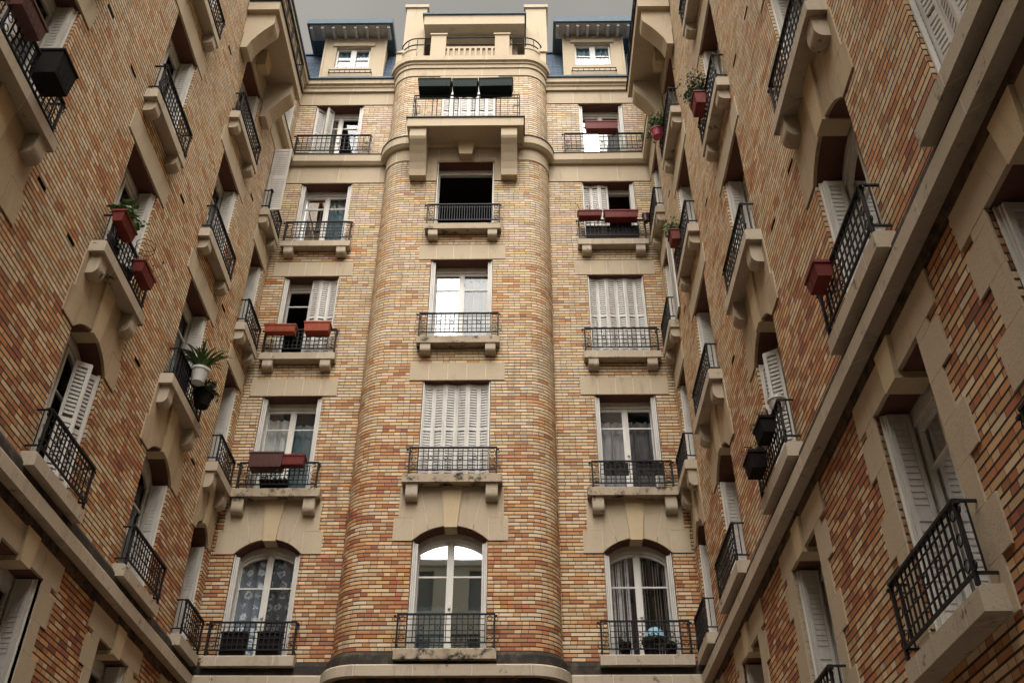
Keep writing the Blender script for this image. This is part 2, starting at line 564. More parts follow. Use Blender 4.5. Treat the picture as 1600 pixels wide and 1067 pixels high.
def leaf(b, p, q, z0, z1, solid=False, top=None):
    p = Vector(p); q = Vector(q)
    L = (q - p).length; d = (q - p) / L
    st = min(.042, L * .2)
    b.obox(p, p + d * st, .03, z0, z1)
    b.obox(q - d * st, q, .03, z0, z1)
    for zz in (z0, z0 + (z1 - z0) * .5, z1 - .07):
        b.obox(p + d * st, q - d * st, .024, zz, zz + .07)
    z = z0 + .09
    if solid:
        b.obox(p + d * st, q - d * st, .008, z0 + .07, z1 - .07)
    while z < z1 - .11:
        if abs(z - (z0 + (z1 - z0) * .5 + .03)) > .06:
            b.obox(p + d * (st + .004), q - d * (st + .004), .02, z, z + .034)
        z += .058

def frame_fn(w, h, rise):
    a = w / 2; top = arc(a, h, rise)
    def fn(b):
        f = .05
        b.box(-a, -a + f, .27, .36, 0, h)
        b.box(a - f, a, .27, .36, 0, h)
        strip(b, -a, a, lambda x: top(x) - .10, top, .275, .36, 8 if rise else 1)
        strip(b, -a + f, a - f, lambda x: top(x) - .16, lambda x: top(x) - .105, .262, .35, 8 if rise else 1)
        b.box(-a + f, a - f, .27, .36, 0, .05)
        b.box(-a + .012, -a + .03, .03, .07, 0, h)     # shutter stop
        b.box(a - .03, a - .012, .03, .07, 0, h)
    return fn

def casement_fn(w, h, rise, side):
    a = w / 2 - .05; tp = arc(w / 2, h, rise)
    top = lambda x: tp(x) - .16
    def fn(b):
        x0, x1 = (-a, 0) if side < 0 else (0, a)
        s = .058
        y0, y1 = .285, .335
        zl = min(top(x0 + s if side > 0 else x0), top(x1))
        b.prism([(x0 + .003, .05), (x0 + s, .05), (x0 + s, top(x0 + s)), (x0 + .003, top(x0 + .003))], y0, y1)
        b.prism([(x1 - s, .05), (x1 - .003, .05), (x1 - .003, top(x1 - .003)), (x1 - s, top(x1 - s))], y0, y1)
        strip(b, x0 + s, x1 - s, lambda x: top(x) - .06, top, y0 + .003, y1, 5 if rise else 1)
        b.box(x0 + s, x1 - s, y0 + .003, y1, .05, .15)
        zb = h * .71
        b.box(x0 + s, x1 - s, y0 + .008, y1 - .01, zb, zb + .028)
        if side < 0:
            b.box(-.022, .022, y0 - .02, y0, .06, top(0) - .01)
            b.box(-.012, .03, y0 - .05, y0 - .02, h * .42, h * .42 + .10)
    return fn

def pane_fn(w, h, rise, side):
    a = w / 2 - .06; tp = arc(w / 2, h, rise)
    def fn(b):
        n = 6 if rise else 1
        for i in range(n):
            x0 = side * a * i / n; x1 = side * a * (i + 1) / n
            b.face([(x0, .312, .1), (x1, .312, .1), (x1, .312, tp(x1) - .2), (x0, .312, tp(x0) - .2)])
    return fn

def curtain_fn(w, h, x0=None, x1=None, z0=.02, z1=None, y=.46, amp=.03):
    a = w / 2
    x0 = -a if x0 is None else x0; x1 = a if x1 is None else x1
    z1 = h + .05 if z1 is None else z1
    def fn(b):
        n = max(int((x1 - x0) / .02), 4)
        pr = None
        for i in range(n + 1):
            x = x0 + (x1 - x0) * i / n
            yy = y + amp * math.sin(x * 43) + amp * .5 * math.sin(x * 71 + 1)
            if pr: b.face([(pr[0], pr[1], z0), (x, yy, z0), (x, yy, z1), (pr[0], pr[1], z1)], smooth=True)
            pr = (x, yy)
    return fn

def room_fn(w, h, rise):
    a = w / 2 + .35; y0, y1 = .361, 2.3; z1 = h + rise + .25
    def fn(b):
        b.face([(-a, y1, -.05), (a, y1, -.05), (a, y1, z1), (-a, y1, z1)])
        b.face([(-a, y0, -.05), (-a, y1, -.05), (-a, y1, z1), (-a, y0, z1)])
        b.face([(a, y0, -.05), (a, y1, -.05), (a, y1, z1), (a, y0, z1)])
        b.face([(-a, y0, z1), (a, y0, z1), (a, y1, z1), (-a, y1, z1)])
        b.face([(-a, y0, -.05), (a, y0, -.05), (a, y1, -.05), (-a, y1, -.05)])
        # the inside face of the wall round the opening
        b.face([(-a, y0, -.05), (-w / 2, y0, -.05), (-w / 2, y0, z1), (-a, y0, z1)])
        b.face([(a, y0, -.05), (w / 2, y0, -.05), (w / 2, y0, z1), (a, y0, z1)])
        b.face([(-w / 2, y0, h + rise), (w / 2, y0, h + rise), (w / 2, y0, z1), (-w / 2, y0, z1)])
    return fn

def shutter_fn(w, h, side, state, rise=0.0):
    a = w / 2
    def fn(b):
        s = side
        z0, z1 = .03, h - .03
        if state == 'folded':
            leaf(b, (s * (a - .05), .05), (s * (a - .05), .255), z0, z1, True)
            leaf(b, (s * (a - .085), .055), (s * (a - .085), .25), z0, z1 - .01, True)
        elif state == 'closed':
            n = 3; x = s * (a - .012)
            wd = (a - .016) / n
            for i in range(n):
                x2 = x - s * wd
                ya, yb = (.10, .135) if i % 2 == 0 else (.135, .10)
                leaf(b, (x, ya), (x2, yb), z0, z1)
                x = x2
        elif state == 'ajar':
            leaf(b, (s * (a - .02), .05), (s * (a - .20), .20), z0, z1)
            leaf(b, (s * (a - .20), .20), (s * (a - .30), .03), z0, z1)
            leaf(b, (s * (a - .30), .03), (s * (a - .42), .20), z0, z1)
        elif state == 'out':
            leaf(b, (s * (a + .005), -.02), (s * (a + .012), -.40), z0, z1, True)
        elif state == 'flat':
            leaf(b, (s * (a + .03), -.035), (s * (a + .45), -.035), z0, z1, True)
    return fn

def slab_fn(w, big):
    hw = w / 2 + (.235 if big else .17)
    def fn(b):
        z0, z1 = (-.175, -.002) if not big else (-.18, -.002)
        y = -.215 if big else -.19
        b.prismx([(y, z0), (y, z1 - .02), (y + .02, z1), (.34, z1), (.34, -.035), (-.004, -.035), (-.004, z0 + .012), (y + .04, z0 + .012), (y + .04, z0)][::-1], -hw, hw)
    return fn

def slab2(w, big, narrow):
    hw = w / 2 + (.10 if narrow else (.235 if big else .165))
    def fn(b):
        y = -.215 if big else -.19
        z0 = -.18
        # projecting front part and the part lying in the opening
        prof = [(y, z0), (-.002, z0), (-.002, -.004), (y + .03, -.004), (y, -.025)]
        b.prismx(prof, -hw, hw)
        b.box(-w / 2 + .004, w / 2 - .004, -.002, .30, -.06, -.006)
    return fn

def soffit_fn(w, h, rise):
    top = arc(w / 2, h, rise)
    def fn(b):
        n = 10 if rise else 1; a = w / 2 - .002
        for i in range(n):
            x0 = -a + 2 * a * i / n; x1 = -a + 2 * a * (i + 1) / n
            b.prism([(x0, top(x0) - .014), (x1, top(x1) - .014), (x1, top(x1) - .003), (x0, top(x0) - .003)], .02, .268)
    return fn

def corbel_fn(big):
    wd = .2 if not big else .21
    def fn(b):
        d = .17; h = .2 if not big else .30
        pr = [(-.002, 0), (-d, 0), (-d, -h * .62)]
        for i in range(1, 6):
            t = i / 5 * math.pi / 2
            pr.append((-d + (d * .5) * (1 - math.cos(t)), -h * .62 - h * .38 * math.sin(t)))
        pr.append((-.002, -h))
        b.prismx([(y, z - .181) for y, z in pr], -wd / 2, wd / 2)
    return fn

def lintel_fn(hw, h0, h1, nblk=4, y0=-.014):
    def fn(b):
        n = nblk
        for i in range(n):
            x0 = -hw + 2 * hw * i / n + (.003 if i else 0); x1 = -hw + 2 * hw * (i + 1) / n
            b.box(x0 + .003, x1 - .002, y0, .26, h0, h1)
        b.box(-hw + .01, hw - .01, y0 + .003, .2, h0 + .01, h1 - .01, 1)
    return fn

def archstones_fn(side, w, h, rise, hl, hu, zstep, ztop, keyw=(.12, .19)):
    """stepped stone panel with a segmental arch cut into it, in radial blocks; the keystone is its own part"""
    a = w / 2; top = arc(a, h, rise)
    def fn(b):
        g = .006
        y0, y1 = -.018, .26
        for s in (side,):
            kb, kt = keyw
            xb1 = a * .58; xt1 = kt + (hu - kt) * .52
            # haunch block next to the keystone
            n = 5
            lo = [(s * (kb + (xb1 - kb) * i / n)) for i in range(n + 1)]
            pts = [(x, top(x)) for x in lo] + [(s * xt1, ztop), (s * (kt + g), ztop)]
            pts[0] = (s * (kb + g), top(kb))
            b.prism(pts, y0, y1)
            # outer block upper, to the side of it
            lo = [(s * (xb1 + g + (a - xb1 - g) * i / n)) for i in range(n + 1)]
            pts = [(x, top(x)) for x in lo] + [(s * a, h), (s * (a + .001), zstep), (s * hu, zstep), (s * hu, ztop), (s * (xt1 + g), ztop)]
            b.prism(pts, y0, y1)
            b.box(s * (a + .006), s * hl, y0, y1, h - .01, zstep - g)
            b.prism([(s * (a + .001), h + .01), (s * (a + .001), zstep + .01), (s * kb, top(kb) + .05), (s * kb, ztop - .01), (s * (hu - .01), ztop - .01), (s * (hu - .01), h + .01)][::-1] if 0 else [(s * kb, top(0) + .03), (s * (hu - .01), top(0) + .03), (s * (hu - .01), ztop - .01), (s * kb, ztop - .01)], y0 + .004, y1 - .03, 1)
            b.box(s * (a + .001), s * (hu - .01), y0 + .004, y1 - .03, h + .01, top(0) + .029, 1)
    return fn

def keystone_fn(h, rise, ztop, kb=.12, kt=.19):
    def fn(b):
        z0 = h + rise - .045
        b.prism([(-kb, z0), (kb, z0), (kt, ztop), (-kt, ztop)], -.05, .255)
    return fn

def quoin_fn(side, w, h, ztop, narrow):
    a = w / 2
    def fn(b):
        z = -.2; k = 0
        while z < h - .02:
            z2 = min(z + .36, h)
            ww = (.24, .40)[k % 2] if not narrow else (.10, .14)[k % 2]
            for s in (side,):
                b.box(s * (a + .0), s * (a + ww), -.016, .255, z + .003, z2)
            z = z2; k += 1
        # flat arch of five stones
        hw = a + (.42 if not narrow else .13)
        xs = [(-a, -hw), (-.36 * a / .6, -.48 * a / .6), (-.12, -.17)]
        e = [(-hw, -hw)] + xs[1:] + [(-x, -t) for x, t in reversed(xs[1:])] + [(hw, hw)]
        for i in range(len(e) - 1):
            if i == 2 or (i < 2) != (side < 0): continue
            (b0, t0), (b1, t1) = e[i], e[i + 1]
            b.prism([(b0 + .003, h), (b1, h), (t1, ztop), (t0 + .003, ztop)], -.018, .255)
    return fn

def rail_fn(w, h, style, narrow=False):
    hw = w / 2 + (.13 if not narrow else .08)
    yf = -.165
    def fn(b):
        r = .007
        z0 = .075; z1 = h
        if style == 'wide': z0 = .06
        b.box(-hw - .01, hw + .01, yf - .022, yf + .022, z1 - .022, z1)            # top rail
        b.box(-hw, hw, yf - .012, yf + .012, z0, z0 + .02)
        for s in (-1, 1):                                                         # returns to the wall
            b.box(s * hw - .012, s * hw + .012, yf, -.001, z1 - .02, z1 - .003)
            b.box(s * hw - .01, s * hw + .01, yf, -.001, z0, z0 + .018)
            b.box(s * hw - .014, s * hw + .014, yf - .014, yf + .014, 0.0, z1)
            b.box(s * (hw + .035) - .03, s * (hw + .035) + .012, yf - .02, yf + .02, z1 - .05, z1 - .028)
            b.box(s * hw - .006, s * hw + .006, yf + .07, yf + .082, z0, z1)
            b.box(s * (hw - .15) - .008, s * (hw - .15) + .008, yf - .008, yf + .008, z0, z1)
            for k in range(3):
                b.ring((s * (hw - .075), yf, z0 + .085 + k * (z1 - z0 - .13) / 2.2), .042, .006, 10)
            b.ring((s * (hw + .03), yf, z1 - .09), .03, .006, 8)
            b.ring((s * (hw + .03), yf, z0 + .05), .03, .006, 8)
        L = 2 * (hw - .16)
        if style == 'dense':
            n = max(int(L / .052), 3)
            for i in range(1, n):
                x = -hw + .16 + L * i / n
                b.box(x - .006, x + .006, yf - .006, yf + .006, z0, z1 - .02)
            b.box(-hw + .16, hw - .16, yf - .006, yf + .006, z1 - .10, z1 - .088)
        elif style == 'wide':
            n = max(int(L / .105), 3)
            for i in range(1, n):
                x = -hw + .16 + L * i / n
                b.box(x - r, x + r, yf - r, yf + r, z0, z1 - .02)
            for k in (.22, .5, .78):
                zz = z0 + (z1 - z0) * k
                b.box(-hw, hw, yf - .006, yf + .006, zz - .005, zz + .005)
        else:
            n = max(int(L / .085), 3)
            for i in range(1, n):
                x = -hw + .16 + L * i / n
                b.box(x - r, x + r, yf - r, yf + r, z0, z1 - .02)
            for k in (.2, .42, .62, .82):
                zz = z0 + (z1 - z0) * k
                b.box(-hw + .15, hw - .15, yf - .0055, yf + .0055, zz - .0055, zz + .0055)
            for i in range(2, n - 1, 3):
                x = -hw + .16 + L * (i + .5) / n
                b.ring((x, yf, z0 + (z1 - z0) * .52), .034, .006, 8)
    return fn

HOLES = {}
def window(bld, base, side, c, fl, w=1.18, **o):
    """side: 'B' flank, 'F' bay front, 'L' left wing, 'R' right wing; c = centre along the wall"""
    z0, z1 = ZG[fl]
    z0 = o.get('z0', z0); z1 = o.get('z1', z1)
    rise = RISE if fl == 'f1' else 0.0
    h = z1 - z0
    narrow = w < 1.0
    if side == 'B': loc, rz = (c, YB, z0), 0
    elif side == 'F': loc, rz = (c, YF, z0), 0
    elif side == 'L': loc, rz = (XL, c, z0), math.pi / 2
    else: loc, rz = (XR, c, z0), -math.pi / 2
    HOLES.setdefault(side, []).append((c - w / 2, c + w / 2, z0 - .03, z1 + rise + (.02 if o.get('lintel', 'auto') else 0), .36, False))
    k = (round(w, 3), round(h, 3), rise)
    root = put('window', cached(('fr', k), frame_fn(w, h, rise), 'window', 'white'), bld,
               tuple(loc[i] - base[i] for i in range(3)), rz, o.get('label'))
    P = lambda n, key, fn, mat, l=(0, 0, 0): put(n, cached(key, fn, n, mat), root, l)
    if not o.get('nocase'):
        for s in (-1, 1):
            if o.get('open') == s: continue
            P('casement', ('ca', k, s), casement_fn(w, h, rise, s), 'white')
        gm = o.get('glass', 'glass')
        if not o.get('open'):
            for s, g_ in zip((-1, 1), gm if isinstance(gm, tuple) else (gm, gm)):
                P('pane', ('pa', k, g_, s), pane_fn(w, h, rise, s), g_)
    P('room', ('ro', k), room_fn(w, h, rise), o.get('room', 'room'))
    cu = o.get('curtain')
    if cu:
        for i, (mat, x0, x1, a0, a1) in enumerate(cu):
            P('curtain', ('cu', k, mat, x0, x1, a0, a1), curtain_fn(w, h + rise, x0 * w / 2, x1 * w / 2, h * a0, (h + rise) * a1 + .02, .40 + .05 * i), mat)
    sh = o.get('sh', ('folded', 'folded'))
    for s, st in zip((-1, 1), sh):
        if st: P('shutter', ('sh', k, s, st), shutter_fn(w, h, s, st, rise), 'shutter')
    P('soffit_shade_board', ('so', k, bool(o.get('lintel', 'auto'))), soffit_fn(w, h, rise), 'brown')  # board added under the opening head, its dark colour carrying the soffit shade
    big = fl == 'f2'
    if o.get('sill', True):
        P('sill', ('sl', round(w, 3), big), slab2(w, big, narrow), o.get('sillmat', 'dirty' if big and side in 'BF' else 'sill'))
        if fl in ('f2', 'f3', 'f4'):
            hw = w / 2 + (.235 if big else .165) if not narrow else w / 2 + .1
            for s in (-1, 1):
                P('corbel', ('co', big), corbel_fn(big), 'sill', (s * (hw - (.18 if not narrow else .14)), 0, 0))
    lin = o.get('lintel', 'auto')
    if lin == 'auto':
        hw = w / 2 + .265 if not narrow else w / 2 + .14
        if fl == 'f0':
            for s in (-1, 1):
                P('jamb_stones', ('qu', k, s), quoin_fn(s, w, h, h + .32, narrow), 'stone')
            P('keystone', ('kq', k), lambda b: b.prism([(-.12, h - .07), (.12, h - .07), (.17, h + .32), (-.17, h + .32)], -.055, .25), 'key')
        elif fl == 'f1':
            zt = h + (10.10 - 8.90) - .183
            hl = hw + .08 if not narrow else hw + .01
            for s in (-1, 1):
                P('arch_stones', ('as', k, s, side in 'LR'), archstones_fn(s, w, h, rise, hl, hw, h + .42, zt, (.11, .18) if not narrow else (.09, .12)), ['rusty' if side in 'LR' else 'stone', 'pointing'])
            P('keystone', ('ke', k), keystone_fn(h, rise, zt, *((.11, .18) if not narrow else (.09, .12))), 'key')
        elif fl in ('f2', 'f3'):
            P('lintel', ('li', k), lintel_fn(hw, h, h + .40, 5 if not narrow else 3), ['stone', 'pointing'])
        elif fl == 'f4' and o.get('flatlintel'):
            P('lintel', ('li4', k), lintel_fn(hw, h, h + .40, 5 if not narrow else 3), ['stone', 'pointing'])
    rs = o.get('rail', 'grid')
    if rs:
        P('railing', ('ra', round(w, 3), fl, rs), rail_fn(o.get('railw', w), o.get('railh', RAIL[fl]), rs, narrow), 'iron')
    return root

# ------------------------------------------------------------------ walls with real openings
def wall_mesh(b, u0, u1, z0, z1, holes, P, brick=0, dark=1):
    """P(u, d, z) -> world point, d = depth into the wall"""
    us = sorted({u0, u1, *[x for h in holes for x in h[:2] if u0 < x < u1]})
    zs = sorted({z0, z1, *[x for h in holes for x in h[2:4] if z0 < x < z1]})
    for i in range(len(us) - 1):
        for j in range(len(zs) - 1):
            uc, zc = (us[i] + us[i + 1]) / 2, (zs[j] + zs[j + 1]) / 2
            if any(h[0] < uc < h[1] and h[2] < zc < h[3] for h in holes): continue
            q = [(us[i], zs[j]), (us[i + 1], zs[j]), (us[i + 1], zs[j + 1]), (us[i], zs[j + 1])]
            b.face([P(u, 0, z) for u, z in q], [(u, z) for u, z in q], brick)
    for (a, c, e, f, d, cap) in holes:
        m_ = dark if cap else brick
        for u in (a, c):
            b.face([P(u, 0, e), P(u, d, e), P(u, d, f), P(u, 0, f)], [(u + .1, e), (u + .1 + d, e), (u + .1 + d, f), (u + .1, f)], m_)
        for z in (e, f):
            b.face([P(a, 0, z), P(c, 0, z), P(c, d, z), P(a, d, z)], [(a, z), (c, z), (c, z + d), (a, z + d)], m_ if cap else 2)
        if cap:
            b.face([P(a, d, e), P(c, d, e), P(c, d, f), P(a, d, f)], [(a, e), (c, e), (c, f), (a, f)], m_)

def profile_run(b, path, prof):
    """path: list of (point, outward unit vector) in plan; prof: list of (out, z)"""
    n = len(path)
    for i in range(n - 1):
        (p, a), (q, c) = path[i], path[i + 1]
        for k in range(len(prof)):
            (o0, z0), (o1, z1) = prof[k], prof[(k + 1) % len(prof)]
            b.face([(p[0] + a[0] * o0, p[1] + a[1] * o0, z0), (q[0] + c[0] * o0, q[1] + c[1] * o0, z0),
                    (q[0] + c[0] * o1, q[1] + c[1] * o1, z1), (p[0] + a[0] * o1, p[1] + a[1] * o1, z1)],
                   smooth=False)
    for (p, a), rv in ((path[0], True), (path[-1], False)):
        pts = [(p[0] + a[0] * o, p[1] + a[1] * o, z) for o, z in prof]
        b.face(pts[::-1] if rv else pts)

BX0, BX1, BR = -3.13, .66, YB - YF
def bay_path(x0=XL, x1=XR, n=9):
    pts = [((x0, YB), (0, -1))]
    pts.append(((BX0 - .0, YB), (-.7071 * 1.2, -.7071 * 1.2)))
    for i in range(n + 1):
        t = math.pi / 2 * i / n
        pts.append(((BX0 + BR - BR * math.cos(t), YB - BR * math.sin(t)), (-math.cos(t), -math.sin(t))))
    for i in range(n + 1):
        t = math.pi / 2 * (1 - i / n)
        pts.append(((BX1 - BR + BR * math.cos(t), YB - BR * math.sin(t)), (math.cos(t), -math.sin(t))))
    pts.append(((BX1, YB), (.7071 * 1.2, -.7071 * 1.2)))
    pts.append(((x1, YB), (0, -1)))
    return pts

# ================================================================== buildings
def empty(name, loc):
    o = bpy.data.objects.new(name, None)
    COL.objects.link(o)
    o.location = loc
    return o

Gb = MB(); Gb.face([(-60, -60, 0), (60, -60, 0), (60, 60, 0), (-60, 60, 0)])
g = put('ground', Gb.mesh('ground', 'paving')); g["kind"] = "structure"

def part(b, name, mats, bld, base, label=None):
    o = put(name, b.mesh(name, mats), bld, tuple(-x for x in base), 0, label)
    return o

# ---------------- back building with the rounded bay
BB = (-1.2, 16.0, 0)
back = tag(empty('apartment_building', BB), 'tall brick building facing the camera, with the rounded bay and two dormers', 'building')
CL, CM, CR = -4.48, -1.23, 2.03
W = lambda *a, **k: window(back, BB, *a, **k)
# left flank
W('B', CL, 'f1', curtain=[('lace', -1, 1, 0, 1)], label='arched window with a white lace curtain behind dark boxes')
W('B', CL, 'f2', curtain=[('pane_white', -1, 0.0, 0, .84), ('blue', .02, 1, 0, .8)], label='window with one pane whitened as a sky reflection and one blue curtained')  # white sheet behind the left pane stands in for reflected sky
W('B', CL, 'f3', open=1, sh=('folded', 'closed'), sillmat='sill', label='half shuttered window with orange boxes on its railing')
W('B', CL, 'f4', curtain=[('blue', -1, 1, 0, .75), ('sheer', -1, 1, .7, 1)], lintel=None, label='window with pale blue curtains and folded shutters')
W('B', CL + .02, 'f5', sh=('ajar', 'folded'), sill=False, lintel=None, rail='wide', railw=1.5, label='tall window with half folded shutters above the string course')
# bay
W('F', CM, 'f1', w=1.30, glass='mirror', z0=6.98, sillmat='dirty', curtain=[('blue', -.9, -.1, 0, .4), ('blue', .1, .9, 0, .4)], label='arched window reflecting the sky and a pale building')
W('F', CM, 'f2', w=1.30, sh=('closed', 'closed'), label='window with both white shutters closed')
W('F', CM, 'f3', w=1.30, curtain=[('pane_white', -1, 1, 0, .86)], sillmat='sill', label='window with white lower panes and dark panes on top')
W('F', CM, 'f4', w=1.30, z1=18.27, nocase=True, room='void', sh=(None, None), lintel=None, rail='dense', label='dark open window under the balcony')
W('F', CM, 'f5', w=1.30, z0=19.02, z1=21.1, sh=('closed', 'closed'), sill=False, lintel=None, rail=None, label='balcony window with closed white shutters')
# right flank
W('B', CR, 'f1', w=1.2, curtain=[('string', -1, 1, 0, 1)], label='arched window with a dark string curtain')
W('B', CR, 'f2', w=1.2, curtain=[('dark', -1, 1, 0, .8), ('blue', -.8, .9, 0, .38)], label='window with dark draped curtains')
W('B', CR, 'f3', w=1.2, sh=('closed', 'closed'), sillmat='sill', label='window with louvred shutters closed, on the right of the bay')
W('B', CR, 'f4', w=1.2, sh=('closed', 'folded'), nocase=True, lintel=None, label='window with its left shutter closed above red boxes')
W('B', CR - .03, 'f5', w=1.1, curtain=[('pane_white', -1, 1, 0, .62)], sill=False, lintel=None, rail='wide', railw=1.6, label='window with white blinds behind a wide railing')

b = MB()
Pf = lambda Y: (lambda u, d, z: (u, Y + d, z))
hB = HOLES['B']; hF = HOLES['F']
wall_mesh(b, XL, BX0, 0, 21.4, [h for h in hB if h[0] < -2], Pf(YB))
wall_mesh(b, BX1, XR, 0, 21.4, [h for h in hB if h[0] > 0], Pf(YB))
wall_mesh(b, BX0 + BR, BX1 - BR, 0, 21.7, hF, Pf(YF))
n = 14
for sd in (0, 1):
    for i in range(n):
        t0, t1 = math.pi / 2 * i / n, math.pi / 2 * (i + 1) / n
        if sd == 0:
            f = lambda t: (BX0 + BR - BR * math.cos(t), YB - BR * math.sin(t)); uo = BX0 + BR - BR * math.pi / 2
            u = lambda t: uo + BR * t
        else:
            f = lambda t: (BX1 - BR + BR * math.sin(t), YB - BR * math.cos(t)); uo = BX1 - BR
            u = lambda t: uo + BR * t
        p, q = f(t0), f(t1)
        b.face([(*p, 0), (*q, 0), (*q, 21.7), (*p, 21.7)], [(u(t0), 0), (u(t1), 0), (u(t1), 21.7), (u(t0), 21.7)], 0, True)
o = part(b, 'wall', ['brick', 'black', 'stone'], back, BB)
# weld so the curved corners shade smoothly
import bmesh
bm = bmesh.new(); bm.from_mesh(o.data); bmesh.ops.remove_doubles(bm, verts=bm.verts, dist=1e-5); bm.to_mesh(o.data); bm.free()

full = bay_path()
b = MB(); profile_run(b, full, [(.0, 6.555), (.15, 6.55), (.15, 6.71), (.13, 6.735), (.0, 6.735)])
part(b, 'string_course', 'sill', back, BB)
b = MB(); profile_run(b, full, [(.0, 6.737), (.085, 6.737), (.07, 6.90), (.03, 6.965), (.0, 6.97)])
part(b, 'string_course', 'black', back, BB, 'blackened upper strip of the low string course')
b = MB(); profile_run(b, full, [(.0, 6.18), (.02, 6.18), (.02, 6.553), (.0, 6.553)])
part(b, 'stone_band', 'grime_shade', back, BB, 'stone band darkened by grime and painted shade under the low string course')
b = MB(); profile_run(b, full, [(.0, 18.67), (.09, 18.67), (.13, 18.72), (.15, 18.74), (.15, 18.955), (.0, 18.955)])
part(b, 'string_course', 'ashlar', back, BB)
b = MB(); profile_run(b, full, [(.0, 18.957), (.165, 18.957), (.165, 18.985), (.0, 18.995)])
part(b, 'lead_flashing', 'iron', back, BB)
b = MB()
def seg_band(b, x0, x1, holes_, z0, z1, Y, out):
    xs = [x0]
    for h in holes_: xs += [h[0], h[1]]
    xs.append(x1)
    return xs
for x0, x1 in ((XL + .001, BX0 - .02), (BX1 + .02, XR - .001)):
    b.box(x0, x1, YB - .016, YB + .2, 18.132, 18.668)
bp = [q for q in full[2:-2]]
b2 = MB()
profile_run(b, bp, [(.0, 18.30), (.018, 18.30), (.018, 18.668), (.0, 18.668)])
for x0, x1 in ((CM - 1.15, CM - .655), (CM + .655, CM + 1.15)):
    b.box(x0, x1, YF - .02, YF + .25, 17.64, 18.298)
part(b, 'stone_band', 'ashlar', back, BB)
# flank friezes and cornices
b = MB()
for x0, x1 in ((XL + .001, BX0 - .02), (BX1 + .02, XR - .001)):
    b.box(x0, x1, YB - .016, YB + .2, 20.882, 21.33)
profile_run(b, bp, [(.0, 21.32), (.02, 21.32), (.02, 21.59), (.0, 21.59)])
b.box(CM - .72, CM + .72, YF - .012, YF + .2, 21.12, 21.318)
part(b, 'stone_band', 'ashlar', back, BB)
for seg in (0, 1):
    pth = [((XL, YB), (0, -1)), ((BX0, YB), (0, -1))] if seg == 0 else [((BX1, YB), (0, -1)), ((XR, YB), (0, -1))]
    b = MB(); profile_run(b, pth, [(.0, 21.332), (.07, 21.332), (.07, 21.44), (.10, 21.47), (.10, 21.52), (.15, 21.55), (.15, 21.70), (.0, 21.72)])
    part(b, 'cornice', 'ashlar', back, BB)
    b = MB(); profile_run(b, pth, [(.0, 21.722), (.19, 21.705), (.19, 21.76), (.0, 21.80)])
    part(b, 'gutter', 'zinc', back, BB)
b = MB(); profile_run(b, bp, [(.0, 21.592), (.05, 21.592), (.05, 21.70), (.08, 21.72), (.08, 21.77), (.13, 21.80), (.13, 21.97), (.10, 22.0), (-.5, 22.0)])
part(b, 'cornice', 'ashlar', back, BB)
# central balcony
b = MB(); b.box(-2.55, .09, 14.80, YF - .002, 18.72, 18.985)
bal = part(b, 'balcony', 'stone', back, BB)
for x0, x1 in ((-2.48, -2.11), (-.42, -.06)):
    cb = MB()
    pr = [(0, 18.718), (-.60, 18.718), (-.60, 18.46), (-.57, 18.40), (-.47, 18.29), (-.36, 18.14), (-.26, 17.96), (-.20, 17.80), (-.17, 17.64), (0, 17.64)]
    cb.prismx([(YF - .022 + y, z) for y, z in pr], x0, x1)
    put('corbel', cb.mesh('corbel', 'stone'), bal)
cb = MB(); cb.prism([(CM - .14, 18.30), (CM + .14, 18.30), (CM + .20, 18.718), (CM - .20, 18.718)], YF - .22, YF - .02)
put('corbel', cb.mesh('corbel', 'key'), bal)
fl_ = MB(); fl_.box(-2.58, .12, 14.77, YF - .004, 18.987, 19.01)
put('balcony_edge', fl_.mesh('balcony_edge', 'iron'), bal)

def balcony_rail(b, x0, x1, yf, yw, z0, z1):
    r = .012
    for z in (z0 + .08, z1):
        b.box(x0, x1, yf - .015, yf + .015, z - .015, z + .01)
        for x in (x0, x1): b.box(x - .012, x + .012, yf, yw, z - .012, z + .008)
    b.box(x0, x1, yf - .01, yf + .01, z1 - .12, z1 - .105)
    nseg = max(int(round((x1 - x0) / .52)), 2)
    for i in range(nseg + 1):
        x = x0 + (x1 - x0) * i / nseg
        for dx in (-.05, .05):
            xx = min(max(x + dx, x0), x1)
            b.box(xx - r * .8, xx + r * .8, yf - r * .8, yf + r * .8, z0, z1)
        for dz in ((.25, .55) if i in (0, nseg) else ()):
            zz = z0 + (z1 - z0) * dz
            b.box(max(x - .15, x0), min(x + .15, x1), yf - .006, yf + .006, zz, zz + .012)
        for dx in (-.15, .15):
            xx = x + dx
            if x0 < xx < x1 and i in (0, nseg):
                b.box(xx - .006, xx + .006, yf - .006, yf + .006, z0 + (z1 - z0) * .25, z0 + (z1 - z0) * .55)
    m_ = int((x1 - x0) / .26)
    for i in range(1, m_):
        x = x0 + (x1 - x0) * i / m_
        b.box(x - .005, x + .005, yf - .005, yf + .005, z0 + .08, z1)
    for y in (yf + (yw - yf) * .33, yf + (yw - yf) * .66):
        for x in (x0, x1): b.box(x - .006, x + .006, y - .006, y + .006, z0, z1)
rb = MB(); balcony_rail(rb, -2.45, .0, 14.88, YF - .01, 19.011, 19.86)
put('railing', rb.mesh('railing', 'iron'), bal)

